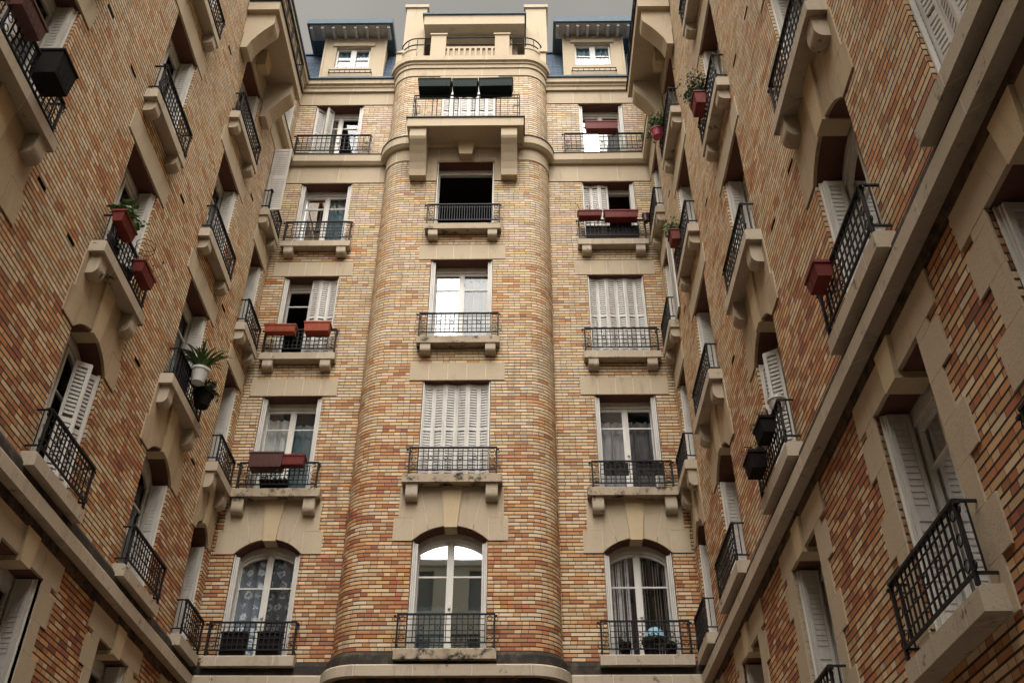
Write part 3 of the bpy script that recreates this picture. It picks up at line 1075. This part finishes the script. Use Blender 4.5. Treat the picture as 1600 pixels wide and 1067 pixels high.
# parapet and terrace on top of the bay
b = MB()
for i, (x0, x1) in enumerate(((-2.25, -1.87), (-.62, -.25))):
    b.box(x0, x1, YF - .03, YF + .3, 22.0, 22.93)
    b.box(x0 - .03, x1 + .03, YF - .06, YF + .33, 22.931, 22.98)
for x0, x1 in ((BX0 - .02, BX0 + .3), (BX1 - .3, BX1 + .02)):
    b.box(x0, x1, YF + .22, YB + .1, 22.0, 22.52)
    b.prism([(x0 - .02, 22.521), (x1 + .02, 22.521), ((x0 + x1) / 2, 22.62)], YF + .18, YB + .12)
# fluted low wall between and round the corners
mid = [((-1.868, YF), (0, -1)), ((-.622, YF), (0, -1))]
profile_run(b, mid, [(-.18, 22.0), (.0, 22.0), (.0, 22.07), (-.04, 22.08), (-.04, 22.42), (.0, 22.43), (.0, 22.50), (-.18, 22.50)])
for i in range(9):
    x = -1.80 + i * .139
    b.box(x - .028, x + .028, YF - .02, YF + .03, 22.08, 22.42)
for pth in (bp[1:10], bp[10:19]):
    p3 = list(pth)
    profile_run(b, p3, [(-.18, 22.0), (-.04, 22.0), (-.04, 22.44), (-.02, 22.45), (-.02, 22.50), (-.18, 22.50)])
part(b, 'parapet', 'ashlar', back, BB)
b = MB()
arcL = [(p[0] - a[0] * .06, p[1] - a[1] * .06) for p, a in bp[2:10]] + [(-2.26, YF + .06)]
arcR = [(-.24, YF + .06)] + [(p[0] - a[0] * .06, p[1] - a[1] * .06) for p, a in bp[10:18]]
for ar in (arcL, arcR):
    for z in (22.66, 22.92): b.tube([(x, y, z) for x, y in ar], .018, 6)
    for k in (1, 4, 7): b.tube([(ar[k][0], ar[k][1], 22.5), (ar[k][0], ar[k][1], 22.92)], .012, 5)
for z in (22.66, 22.94): b.tube([(-1.87, YF + .06, z), (-.62, YF + .06, z)], .02, 6)
part(b, 'terrace_railing', 'iron', back, BB)
b = MB(); b.box(BX0 + .05, BX1 - .05, YF + .25, 18.5, 21.90, 21.99)
part(b, 'terrace', 'zinc', back, BB)
# penthouse on the terrace
b = MB()
b.box(-2.52, -.05, 17.25, 18.6, 21.991, 24.95)
b.box(-2.42, -2.07, 16.95, 17.249, 21.991, 24.80)
b.box(-.51, -.2, 16.95, 17.249, 21.991, 24.80)
b.box(-2.45, -.17, 16.93, 17.249, 24.801, 24.949)
pent = part(b, 'penthouse', 'stone', back, BB)
b = MB(); b.box(-2.65, .15, 16.55, 18.7, 24.951, 25.36); put('roof', b.mesh('roof', 'stone'), pent)
b = MB(); b.box(-2.70, .20, 16.50, 18.75, 25.361, 25.42); put('roof_edge', b.mesh('roof_edge', 'zinc'), pent)
# chimneys
for x0, x1, zt in ((.19, .78, 26.30), (-3.25, -2.66, 26.35)):
    b = MB(); b.box(x0, x1, 17.0, 17.7, 22.5, zt); b.box(x0 - .05, x1 + .05, 16.95, 17.75, zt + .001, zt + .12)
    for k in range(2): b.lathe([(.10, 0), (.085, .28), (.11, .30), (.07, .30)], ((x0 + .16 + k * .27), 17.35, zt + .12), 10)
    part(b, 'chimney', 'stone', back, BB)
# mansard roofs
for x0, x1 in ((XL - .6, BX0 - .01), (BX1 + .01, XR + .6)):
    b = MB()
    y0, y1, z0, z1 = YB + .02, YB + .62, 21.80, 23.68
    L = math.hypot(y1 - y0, z1 - z0)
    b.face([(x0, y0, z0), (x1, y0, z0), (x1, y1, z1), (x0, y1, z1)], [(x0, 0), (x1, 0), (x1, L), (x0, L)])
    b.face([(x0, y1, z1), (x1, y1, z1), (x1, 20, z1 + .5), (x0, 20, z1 + .5)])
    b.face([(x0, y0, z0), (x0, y1, z1), (x0, 20, z1), (x0, 20, z0)])
    b.face([(x1, y0, z0), (x1, y1, z1), (x1, 20, z1), (x1, 20, z0)])
    mr_ = part(b, 'roof', 'slate', back, BB)
    b = MB(); b.box(x0, x1, y1 - .05, y1 + .08, z1 + .002, z1 + .06); put('ridge_flashing', b.mesh('ridge_flashing', 'zinc'), mr_)

def dormer(bld, base, c, hw, wc, ww, zw0, zw1, ex0, ex1, place):
    """built in back-wall coordinates; place(x,y,z)-> world for the side wings"""
    T = place
    class TB(MB):
        def mesh(s, name, mats):
            s.v = [T(*p) for p in s.v]
            return MB.mesh(s, name, mats)
    b = TB()
    yf = YB + .05
    zs = lambda z: 1.6 + (z - 1.6) * .985
    zw0, zw1 = zs(zw0), zs(zw1)
    EV = 23.68
    # face in four pieces round the window
    x0, x1 = c - hw, c + hw; a0, a1 = wc - ww / 2, wc + ww / 2
    b.box(x0, a0, yf, yf + .2, 21.78, EV - .001); b.box(a1, x1, yf, yf + .2, 21.78, EV - .001)
    b.box(a0, a1, yf, yf + .2, 21.78, zw0); b.box(a0, a1, yf, yf + .2, zw1, EV - .001)
    b.box(x0 - .05, x0 - .001, yf - .02, yf + .1, 21.78, EV - .001); b.box(x1 + .001, x1 + .05, yf - .02, yf + .1, 21.78, EV - .001)
    b.box(a0 - .10, a1 + .10, yf - .04, yf - .001, zw1 + .02, zw1 + .14)
    b.box(x0, x0 + .12, yf + .2, 18.2, 21.78, EV - .001); b.box(x1 - .12, x1, yf + .2, 18.2, 21.78, EV - .001)
    d = part(b, 'dormer', 'stone', bld, base)
    off = (0, 0, 0)
    b = TB(); b.box(ex0, ex1, YB - .34, 18.3, EV + .06, EV + .10); b.box(ex0 - .03, ex1 + .03, YB - .39, YB - .341, EV + .03, EV + .22)
    b.box(ex0 - .03, ex0 + .04, YB - .34, 18.3, EV + .03, EV + .22); b.box(ex1 - .04, ex1 + .03, YB - .34, 18.3, EV + .03, EV + .22)
    b.face([(ex0, YB - .36, EV + .221), (ex1, YB - .36, EV + .221), (ex1, 18.3, EV + .5), (ex0, 18.3, EV + .5)])
    put('dormer_roof', b.mesh('dormer_roof', 'zinc'), d)
    b = TB()
    nb = 8
    b.box(ex0 + .04, ex1 - .04, YB - .33, yf + .1, EV + .02, EV + .055)
    for i in range(nb):
        x = ex0 + .08 + (ex1 - ex0 - .16) * i / (nb - 1)
        b.box(x - .035, x + .035, YB - .31, yf - .002, EV - .08, EV + .018)
    put('eave_rafters', b.mesh('eave_rafters', 'soffit'), d)
    b = TB()
    f = .05
    b.box(a0, a0 + f, yf + .08, yf + .14, zw0, zw1); b.box(a1 - f, a1, yf + .08, yf + .14, zw0, zw1)
    b.box(a0 + f, a1 - f, yf + .08, yf + .14, zw0, zw0 + f); b.box(a0 + f, a1 - f, yf + .08, yf + .14, zw1 - f, zw1)
    b.box(wc - .07, wc + .07, yf + .07, yf + .14, zw0 + f, zw1 - f)
    for s0, s1 in ((a0 + f, wc - .07), (wc + .07, a1 - f)):
        b.box(s0, s1, yf + .09, yf + .13, (zw0 + zw1) / 2 - .012, (zw0 + zw1) / 2 + .012)
    put('window_frame', b.mesh('window_frame', 'white'), d)
    b = TB(); b.face([(a0, yf + .115, zw0), (a1, yf + .115, zw0), (a1, yf + .115, zw1), (a0, yf + .115, zw1)])
    put('pane', b.mesh('pane', 'glass'), d)
    b = TB(); curtain_fn(1, 1, a0, a1, zw0, zw1, yf + .19, .02)(b)
    put('curtain', b.mesh('curtain', 'blue'), d)
    b = TB()
    for z in (22.12, 22.24): b.tube([(a0 - .1, yf - .08, z), (a1 + .1, yf - .08, z)], .014, 5)
    for i in range(9):
        x = a0 - .08 + (a1 - a0 + .16) * i / 8
        b.tube([(x, yf - .08, 22.12), (x, yf - .08, 22.24)], .008, 4)
    for x in (a0 - .1, a1 + .1): b.tube([(x, yf - .08, 22.18), (x, yf + .01, 22.18)], .01, 4)
    put('dormer_rail', b.mesh('dormer_rail', 'iron'), d)
ident = lambda x, y, z: (x, y, z)
dormer(back, BB, -4.33, .77, -4.36, .90, 22.75, 23.60, -5.56, -3.36, ident)
dormer(back, BB, 1.94, .75, 1.92, .94, 22.80, 23.68, .93, 2.95, ident)

# ---------------- side wings
def wing(side, cols):
    X = XL if side == 'L' else XR
    sg = 1 if side == 'L' else -1             # outward direction along x
    base = (X, 6.0, 0)
    lab = ('brick wing along the left side of the courtyard, with red boxes on its railings' if side == 'L'
           else 'brick wing along the right side of the courtyard, nearest to the camera')
    w_ = tag(empty('apartment_building', base), lab, 'building')
    for (c, wd, specs) in cols:
        for fl, o in specs.items():
            window(w_, base, side, c, fl, w=wd, **o)
    holes = HOLES[side] + VENTS[side]
    P = (lambda u, d, z: (X - sg * d, u, z))
    b = MB()
    wall_mesh(b, -6.9, YB, 0, 21.4, holes, P)
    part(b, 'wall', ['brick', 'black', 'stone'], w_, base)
    ln = [((X, -6.9), (sg, 0)), ((X, YB - .155), (sg, 0))]
    b = MB(); profile_run(b, ln, [(.0, 6.555), (.15, 6.55), (.15, 6.71), (.13, 6.735), (.0, 6.735)])
    part(b, 'string_course', 'sill', w_, base)
    b = MB(); profile_run(b, ln, [(.0, 6.737), (.085, 6.737), (.07, 6.90), (.03, 6.965), (.0, 6.97)])
    part(b, 'string_course', 'black', w_, base, 'blackened upper strip of the low string course')
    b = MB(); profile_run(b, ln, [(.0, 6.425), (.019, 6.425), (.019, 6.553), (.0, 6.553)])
    part(b, 'stone_band', 'grime_shade', w_, base, 'stone band darkened by grime and painted shade under the low string course')
    ln2 = [((X, 14.06), (sg, 0)), ((X, YB - .155), (sg, 0))]
    b = MB(); profile_run(b, ln2, [(.0, 18.67), (.09, 18.67), (.13, 18.72), (.15, 18.74), (.15, 18.955), (.0, 18.955)])
    part(b, 'string_course', 'ashlar', w_, base)
    b = MB(); profile_run(b, ln2, [(.0, 18.957), (.165, 18.957), (.165, 18.985), (.0, 18.995)])
    part(b, 'lead_flashing', 'iron', w_, base)
    # stone band under the string course at the end of the wing
    b = MB()
    b.box(X + sg * .016, X - sg * .2, 14.42, YB - .02, 18.132, 18.668)
    b.box(X + sg * .016, X - sg * .2, 11.86, 14.1, 18.132, 18.715)
    part(b, 'stone_band', 'ashlar', w_, base)
    b = MB(); b.box(X + sg * .016, X - sg * .2, -6.9, YB, 20.882, 21.33); part(b, 'stone_band', 'ashlar', w_, base)
    ln3 = [((X, -6.9), (sg, 0)), ((X, YB - .155), (sg, 0))]
    b = MB(); profile_run(b, ln3, [(.0, 21.332), (.07, 21.332), (.07, 21.44), (.10, 21.47), (.10, 21.52), (.15, 21.55), (.15, 21.70), (.0, 21.72)])
    part(b, 'cornice', 'ashlar', w_, base)
    b = MB(); profile_run(b, ln3, [(.0, 21.722), (.19, 21.705), (.19, 21.76), (.0, 21.80)])
    part(b, 'gutter', 'zinc', w_, base)
    # balcony
    b = MB(); b.box(X + sg * .65, X + sg * .02, 11.75, 14.05, 18.72, 18.985)
    bal = part(b, 'balcony', 'stone', w_, base)
    for y0, y1 in ((11.86, 12.22), (13.60, 13.96)):
        cb = MB()
        pr = [(0, 18.718), (.56, 18.718), (.56, 18.42), (.53, 18.36), (.40, 18.20), (.28, 18.02), (.18, 17.84), (.13, 17.66), (0, 17.66)]
        pts = [(X + sg * (.017 + d), z) for d, z in pr]
        cb.prism(pts, y0, y1)
        put('corbel', cb.mesh('corbel', 'stone'), bal)
    cb = MB(); cb.prismx([(12.79, 18.34), (13.07, 18.34), (13.13, 18.715), (12.73, 18.715)], X + sg * .02, X + sg * .22)
    put('corbel', cb.mesh('corbel', 'key'), bal)
    e = MB(); e.box(X + sg * .68, X + sg * .02, 11.72, 14.08, 18.987, 19.01); put('balcony_edge', e.mesh('balcony_edge', 'iron'), bal)
    rb = MB(); balcony_rail(rb, 11.85, 13.98, 0.0, .56, 19.011, 19.86)
    rb.v = [(X + sg * (.59 - y), x, z) for x, y, z in rb.v]
    put('railing', rb.mesh('railing', 'iron'), bal)
    # roof and dormer
    b = MB()
    xa, xb, z0, z1 = X - sg * .02, X - sg * .62, 21.80, 23.68
    b.face([(xa, -6.9, z0), (xa, YB + .02, z0), (xb, YB + .6, z1), (xb, -6.9, z1)], [(-6.9, 0), (YB, 0), (YB, 1.97), (-6.9, 1.97)])
    b.face([(xb, -6.9, z1), (xb, YB + .6, z1), (X - sg * 5, YB + .6, z1 + .6), (X - sg * 5, -6.9, z1 + .6)])
    b.face([(xa, -6.9, z0), (xb, -6.9, z1), (X - sg * 5, -6.9, z1), (X - sg * 5, -6.9, z0)])
    part(b, 'roof', 'slate', w_, base)
    dormer(w_, base, 12.93, .78, 12.93, .94, 22.75, 23.62, 11.75, 14.1, lambda x, y, z: (X - sg * (y - YB), x, z))
    dormer(w_, base, 9.9, .78, 9.9, .94, 22.75, 23.62, 8.8, 11.0, lambda x, y, z: (X - sg * (y - YB), x, z))
    return w_

def vent(y, z): return (y - .11, y + .11, z - .04, z + .03, .09, True)
VENTS = dict(
    L=[vent(7.86, 9.75), vent(8.77, 9.72), vent(7.84, 13.0), vent(8.8, 12.97), vent(14.05, 12.88), vent(12.07 - .55, 17.1), vent(11.33, 9.72), vent(14.22, 15.92), vent(14.24, 9.75), vent(11.3, 12.95)],
    R=[vent(8.72, 13.0), vent(7.9, 12.95), vent(7.66, 9.74), vent(8.6, 9.74), vent(11.4, 9.75), vent(11.45, 12.95), vent(14.2, 12.9), vent(14.2, 15.9), vent(5.2, 9.75)])
dk = dict(curtain=[('blue', -1, 1, 0, .55)])
pl = dict()
wh = dict(curtain=[('sheer', -1, 1, 0, .9)])
C3 = dict(sh=('folded', 'folded'))
left_cols = [
    (3.60, 1.1, {'f0': pl, 'f1': pl}),
    (6.75, 1.12, {'f0': pl, 'f1': dk, 'f2': pl, 'f3': pl}),
    (9.97, 1.10, {'f0': pl, 'f1': dict(sh=('folded', 'ajar'), label='arched window with partly folded shutters on the left wing'), 'f2': pl, 'f3': dk, 'f4': dict(flatlintel=True)}),
    (12.95, 1.14, {'f0': pl, 'f1': dk, 'f2': dk, 'f3': pl, 'f4': dict(curtain=[('dark', -1, 1, 0, .6)]), 'f5': dict(sill=False, lintel=None, rail=None)}),
    (15.33, .80, {'f0': pl, 'f1': C3, 'f2': C3, 'f3': C3, 'f4': dict(sh=('out', 'folded'), label='corner window with a white shutter standing straight out'), 'f5': dict(sill=False, lintel=None, rail=None)}),
]
right_cols = [
    (4.05, 1.14, {'f0': pl, 'f1': dict(sh=('closed', None), rail=None), 'f2': pl}),
    (6.57, 1.14, {'f0': dk, 'f1': dk, 'f2': pl}),
    (9.82, 1.06, {'f0': pl, 'f1': dict(sh=('ajar', 'folded')), 'f2': pl, 'f3': pl, 'f4': dict(flatlintel=True)}),
    (12.91, 1.14, {'f0': pl, 'f1': wh, 'f2': pl, 'f3': pl, 'f4': pl, 'f5': dict(sill=False, lintel=None, rail=None)}),
    (15.33, .80, {'f0': pl, 'f1': C3, 'f2': C3, 'f3': dict(sh=('folded', 'flat'), label='corner window with a louvred shutter laid back on the wall'), 'f4': C3, 'f5': dict(sill=False, lintel=None, rail=None)}),
]
wing('L', left_cols)
wing('R', right_cols)

# ---------------- building closing the courtyard behind the camera (seen in the window panes)
OB = (-1.2, -7.0, 0)
opp = tag(empty('apartment_building', OB), 'pale grey building seen only as a reflection in the lowest bay window', 'building')
b = MB()
hs = []
for k in range(6):
    for x in (-4.3, -1.6, 1.3): hs.append((x - .6, x + .6, 2.2 + k * 2.9, 3.9 + k * 2.9, .2, True))
wall_mesh(b, XL, XR, 0, 18.6, hs, lambda u, d, z: (u, -7.0 - d, z))
b.box(XL, XR, -7.0, -6.85, 18.6, 18.85); b.box(XL, XR, -11, -7.0, 18.602, 18.8)
part(b, 'wall', ['render', 'opane', 'render'], opp, OB)
b = MB(); b.box(-1.2, -.6, -8.4, -7.8, 18.802, 20.1); part(b, 'chimney', 'terra', opp, OB)

# ================================================================== things on the railings
rnd = random.Random(7)
def trough(mat, L, D, H, loc, rz=0, tilt=0, plants=None, cat='window box', name='window_box', label='', group=None):
    e_ = empty(name, loc); e_.rotation_euler = (tilt, 0, rz)
    tag(e_, label, cat, group)
    b = MB(); b.taper(-L / 2, L / 2, -D / 2, D / 2, 0, H - .03, .018)
    b.box(-L / 2 - .012, L / 2 + .012, -D / 2 - .012, D / 2 + .012, H - .03, H)
    n_ = int(L / .09)
    for i in range(1, n_):
        x = -L / 2 + L * i / n_
        for s in (-1, 1): b.box(x - .006, x + .006, s * (D / 2 - .012), s * (D / 2 - .002), .03, H - .035)
    put('box', b.mesh('box', mat), e_)
    b = MB(); b.box(-L / 2 + .01, L / 2 - .01, -D / 2 + .01, D / 2 - .01, H + .001, H + .008); put('soil', b.mesh('soil', 'soil'), e_)
    if plants: foliage(e_, H, L, D, **plants)
    return e_

def foliage(par, H, L, D, mat='leaf', n=90, h=.22, size=.045, kind='bush', spread=1.0):
    b = MB()
    for i in range(n):
        if kind == 'strap':
            a = rnd.uniform(0, 2 * math.pi); ln = rnd.uniform(.6, 1) * h; wd = size
            x0, y0 = rnd.uniform(-L, L) * .25, rnd.uniform(-D, D) * .25
            pr = None
            for k in range(6):
                t = k / 5
                r_ = ln * .75 * t * spread; z = H + ln * (1.25 * t - .75 * t * t)
                c = Vector((x0 + math.cos(a) * r_, y0 + math.sin(a) * r_, z))
                s = Vector((-math.sin(a), math.cos(a), 0)) * wd * (1 - .85 * t * t) * .5
                if pr: b.face([pr[0] - pr[1], pr[0] + pr[1], c + s, c - s], smooth=True)
                pr = (c, s)
        else:
            t = rnd.random()
            x = rnd.uniform(-L / 2, L / 2) * (.8 + .5 * t * spread); y = rnd.gauss(0, D * .3 * (1 + t * spread))
            z = H + h * t * rnd.uniform(.5, 1.1)
            c = Vector((x, y, z))
            if kind == 'stems' or i % 7 == 0:
                b.tube([(x * .7, y * .4, H), (x * .9, y * .8, H + (z - H) * .5), (x, y, z)], .003, 3)
            for q in range(1 if kind == 'stems' else 3):
                d = Vector((rnd.gauss(0, 1), rnd.gauss(0, 1), rnd.gauss(0, .8))).normalized()
                e = d.cross(Vector((rnd.random(), rnd.random(), rnd.random()))).normalized()
                cc = c + Vector((rnd.gauss(0, .02), rnd.gauss(0, .02), rnd.gauss(0, .02)))
                s = size * rnd.uniform(.5, 1)
                b.face([cc - d * s, cc + e * s * .45, cc + d * s, cc - e * s * .45])
    put('foliage', b.mesh('foliage', mat), par)

def pot(mat, r, H, loc, plants=None, label='', cat='flower pot', group=None, name='flower_pot', sq=False):
    e_ = empty(name, loc); tag(e_, label, cat, group)
    b = MB(); b.lathe([(0.001, 0), (r * .7, 0), (r * .97, H * .82), (r * 1.07, H * .83), (r * 1.08, H), (r * .96, H), (r * .93, H * .9), (.001, H * .9)], n=18)
    put('pot', b.mesh('pot', mat), e_)
    if plants: foliage(e_, H * .9, r * 1.6, r * 1.6, **plants)
    return e_

GP = 'flower boxes and pots on the window railings'
yr = YB - .165 - .1          # in front of the flank railings
# back building
trough('terra', .63, .20, .17, (-4.87, yr, 13.56), label='shallow orange box on the left of a half shuttered window railing', group=GP)
trough('terra', .52, .24, .22, (-4.12, yr, 13.56), label='deep orange box hung before the closed half of the shuttered window', group=GP)
trough('maroon', .62, .30, .30, (-4.69, yr + .02, 10.44), label='large dark maroon tub on the railing beside a small red box', group=GP, name='planter_tub', cat='tub')
trough('red', .43, .20, .20, (-4.20, yr, 10.50), label='small red box hanging right of the large maroon tub', group=GP)
trough('red', .52, .2, .15, (1.54, yr, 16.72), plants=dict(mat='dry', n=70, h=.16, size=.03, kind='stems'), label='red box with dry stems below the single closed shutter', group=GP)
trough('red', .74, .22, .20, (2.23, yr, 16.66), label='long plain red box below the dark open half of the window', group=GP)
pot('maroon', .085, .2, (2.78, yr + .02, 16.62), label='small brown pot at the right end of the railing with red boxes', group=GP)
trough('red', .76, .22, .24, (1.95, yr, 19.56), label='dark red box on the wide railing of the uppermost right window', group=GP)
yb_ = 14.80
trough('greenbox', .76, .36, .30, (-1.98, yb_, 19.885), tilt=R(-6), label='dark glossy box at the left end of the high balcony rail', group=GP)
trough('greenbox', .58, .34, .30, (-1.27, yb_, 19.885), tilt=R(-6), label='short dark green box in the middle of the high balcony rail', group=GP)
trough('greenbox', .78, .36, .30, (-.55, yb_, 19.885), rz=R(-1), tilt=R(-6), label='dark glossy box at the right end of the high balcony rail', group=GP)
# behind railings of the back building
def inner_box(x, z, L, H, mat, label, cat='box', name='planter_box', y=YB - .08):
    e_ = empty(name, (x, y, z)); tag(e_, label, cat)
    b = MB(); b.taper(-L / 2, L / 2, -.07, .07, 0, H - .025, .012); b.box(-L / 2 - .008, L / 2 + .008, -.078, .078, H - .025, H)
    put('box', b.mesh('box', mat), e_)
    foliage(e_, H, L, .12, mat='leaf2', n=24, h=.07, size=.025)
    return e_
inner_box(CL - .30, 7.052, .42, .40, 'darkpot', 'dark box behind the railing below the left half of the lace curtain')
inner_box(CL + .28, 7.052, .38, .40, 'darkpot', 'dark box behind the railing below the right half of the lace curtain')
pot('darkpot', .10, .20, (CR - .34, YB - .07, 7.052), plants=dict(mat='leaf2', n=40, h=.10, size=.03), label='dark pot at the left end behind the railing of the string curtain window')
pot('darkpot', .12, .24, (CR + .06, YB - .07, 7.052), plants=dict(mat='leaf2', n=60, h=.14, size=.03), label='largest dark pot, in the middle behind the railing of the string curtain window')
pot('darkpot', .09, .17, (CR + .42, YB - .07, 7.052), plants=dict(mat='leaf2', n=40, h=.10, size=.03), label='small dark pot at the right end behind the railing of the string curtain window')
def cloth_panel(x0, x1, z0, z1, y, label, name='privacy_cloth', mat='void'):
    b = MB(); n_ = 14
    for i in range(n_):
        xa = x0 + (x1 - x0) * i / n_; xb = x0 + (x1 - x0) * (i + 1) / n_
        f = lambda x: y + .008 * math.sin(x * 37)
        for dy in (0, .006):
            b.face([(xa, f(xa) + dy, z0), (xb, f(xb) + dy, z0), (xb, f(xb) + dy, z1), (xa, f(xa) + dy, z1)], smooth=True)
    o_ = put(name, b.mesh(name, mat)); tag(o_, label, 'cloth')
    return o_
cloth_panel(CR - .52, CR - .06, 10.35, 10.62, YB - .14, 'black cloth on the left half of the railing before dark draped curtains')
cloth_panel(CR + .10, CR + .60, 10.35, 10.62, YB - .14, 'black cloth on the right half of the railing before dark draped curtains')
cloth_panel(CR - .58, CR + .58, 16.22, 16.62, YB - .12, 'black screen cloth behind the railing under the red boxes')
def shade(x, z):
    e_ = empty('table_lamp', (x, YB + .40, z)); tag(e_, 'pale blue lampshade standing behind the string curtain window', 'lamp')
    b = MB(); b.lathe([(.20, 0), (.17, .1), (.08, .19), (.001, .2)], n=18); put('lamp_shade', b.mesh('lamp_shade', 'cloth'), e_)
    b = MB(); b.tube([(0, 0, -.42), (0, 0, .1)], .015, 6); b.lathe([(.001, -.42), (.09, -.42), (.02, -.39)], n=12); put('lamp_stand', b.mesh('lamp_stand', 'iron'), e_)
shade(CR + .22, 7.50)
trough('darkpot', .5, .16, .2, (-4.55, YB - .06, 10.10), plants=dict(mat='leaf2', n=60, h=.12, size=.035), label='dark planted box on the sill behind the maroon tub', name='planter_box', cat='box')

# left wing (railing plane x = XL + .165)
xl = XL + .165 + .10
hp = math.pi / 2
trough('red', .46, .16, .18, (xl - .03, 9.42, 10.46), hp, plants=dict(mat='leaf', n=110, h=.17, size=.055, spread=.7), label='red box with broad green leaves on the left wing railing', group=GP)
trough('red', .46, .17, .19, (xl - .03, 10.30, 10.36), hp, plants=dict(mat='dry', n=40, h=.2, size=.03, kind='stems'), label='red box with bare twigs, farther along the left wing railing', group=GP)
pot('darkpot', .10, .18, (XL + .09, 9.55, 10.10), plants=dict(mat='leaf2', n=50, h=.12, size=.03), label='dark pot on the sill behind the leafy red box')
pot('darkpot', .12, .20, (XL + .09, 10.05, 10.10), plants=dict(mat='leaf2', n=50, h=.12, size=.03), label='dark pot on the sill between the two red boxes of the left wing')
b = MB()
for k in range(2):
    b.tube([(math.cos(t * math.pi / 9) * .13, math.sin(t * math.pi / 9) * .13, .08 * k) for t in range(19)], .005, 4)
b.tube([(-.13, 0, -.1), (-.13, 0, .08)], .005, 4)
o_ = put('pot_holder', b.mesh('pot_holder', 'iron'), None, (XL + .31, 10.0, 10.66)); tag(o_, 'empty wire pot ring fixed to the railing between two red boxes', 'pot holder')
pot('whitepot', .14, .26, (xl + .03, 12.92, 10.44), plants=dict(mat='leaf', n=60, h=.66, size=.05, kind='strap', spread=.9), label='white pot with long arching green leaves on the left wing', group=GP)
pot('darkpot', .16, .26, (xl + .03, 13.28, 10.22), plants=dict(mat='leaf2', n=260, h=.24, size=.045, spread=1.6), label='dark pot with drooping leaves just beyond the white pot', group=GP)
pn = MB(); pn.box(-.012, .012, -.30, .30, 0, .46); pn.box(-.02, .02, -.31, -.295, 0, .47); pn.box(-.02, .02, .295, .31, 0, .47)
o_ = put('screen_panel', pn.mesh('screen_panel', 'darkpot'), None, (XL + .135, 12.62, 10.16)); tag(o_, 'dark screen panel tied behind the railing near the white pot', 'screen')
trough('maroon', .50, .2, .22, (xl - .04, 6.25, 10.50), hp, label='dark red box high on the nearest window of the left wing', group=GP)
trough('darkpot', .38, .32, .38, (xl + .0, 6.93, 10.34), hp, label='large black container at the end of the nearest left wing railing', cat='container', name='container', group=GP)

# right wing
xr = XR - .165 - .10
trough('red', .34, .18, .25, (xr + .01, 9.98, 13.46), -hp, plants=dict(mat='leaf2', n=420, h=.46, size=.035, spread=1.5), label='red box with a tall bushy plant on the right wing', group=GP)
pot('pink', .13, .2, (xr - .02, 13.22, 16.50), plants=dict(mat='leaf', n=300, h=.26, size=.045, spread=1.3), label='pink pot with a bright green plant high on the right wing', group=GP)
trough('red', .30, .17, .22, (xr + .01, 13.05, 13.50), -hp, plants=dict(mat='leaf', n=260, h=.24, size=.04, spread=1.5), label='small red box with grassy plant on the right wing', group=GP)
trough('red', .32, .17, .17, (xr + .02, 6.98, 7.43), -hp, label='empty ribbed red box on the arched window nearest the cornice of the right wing', group=GP)
pot('whitepot', .10, .13, (xr + .14, 9.36, 7.60), label='empty white pot on the right wing railing above dark boxes', group=GP)
trough('darkpot', .36, .17, .20, (xr + .02, 9.60, 7.36), -hp, plants=dict(mat='leaf2', n=60, h=.1, size=.03), label='black box hanging under the white pot', group=GP)
trough('darkpot', .34, .20, .22, (xr - .0, 10.15, 7.22), -hp, plants=dict(mat='dry', n=90, h=.14, size=.03, kind='stems'), label='black box with dry twigs at the far end of the right wing railing', group=GP)
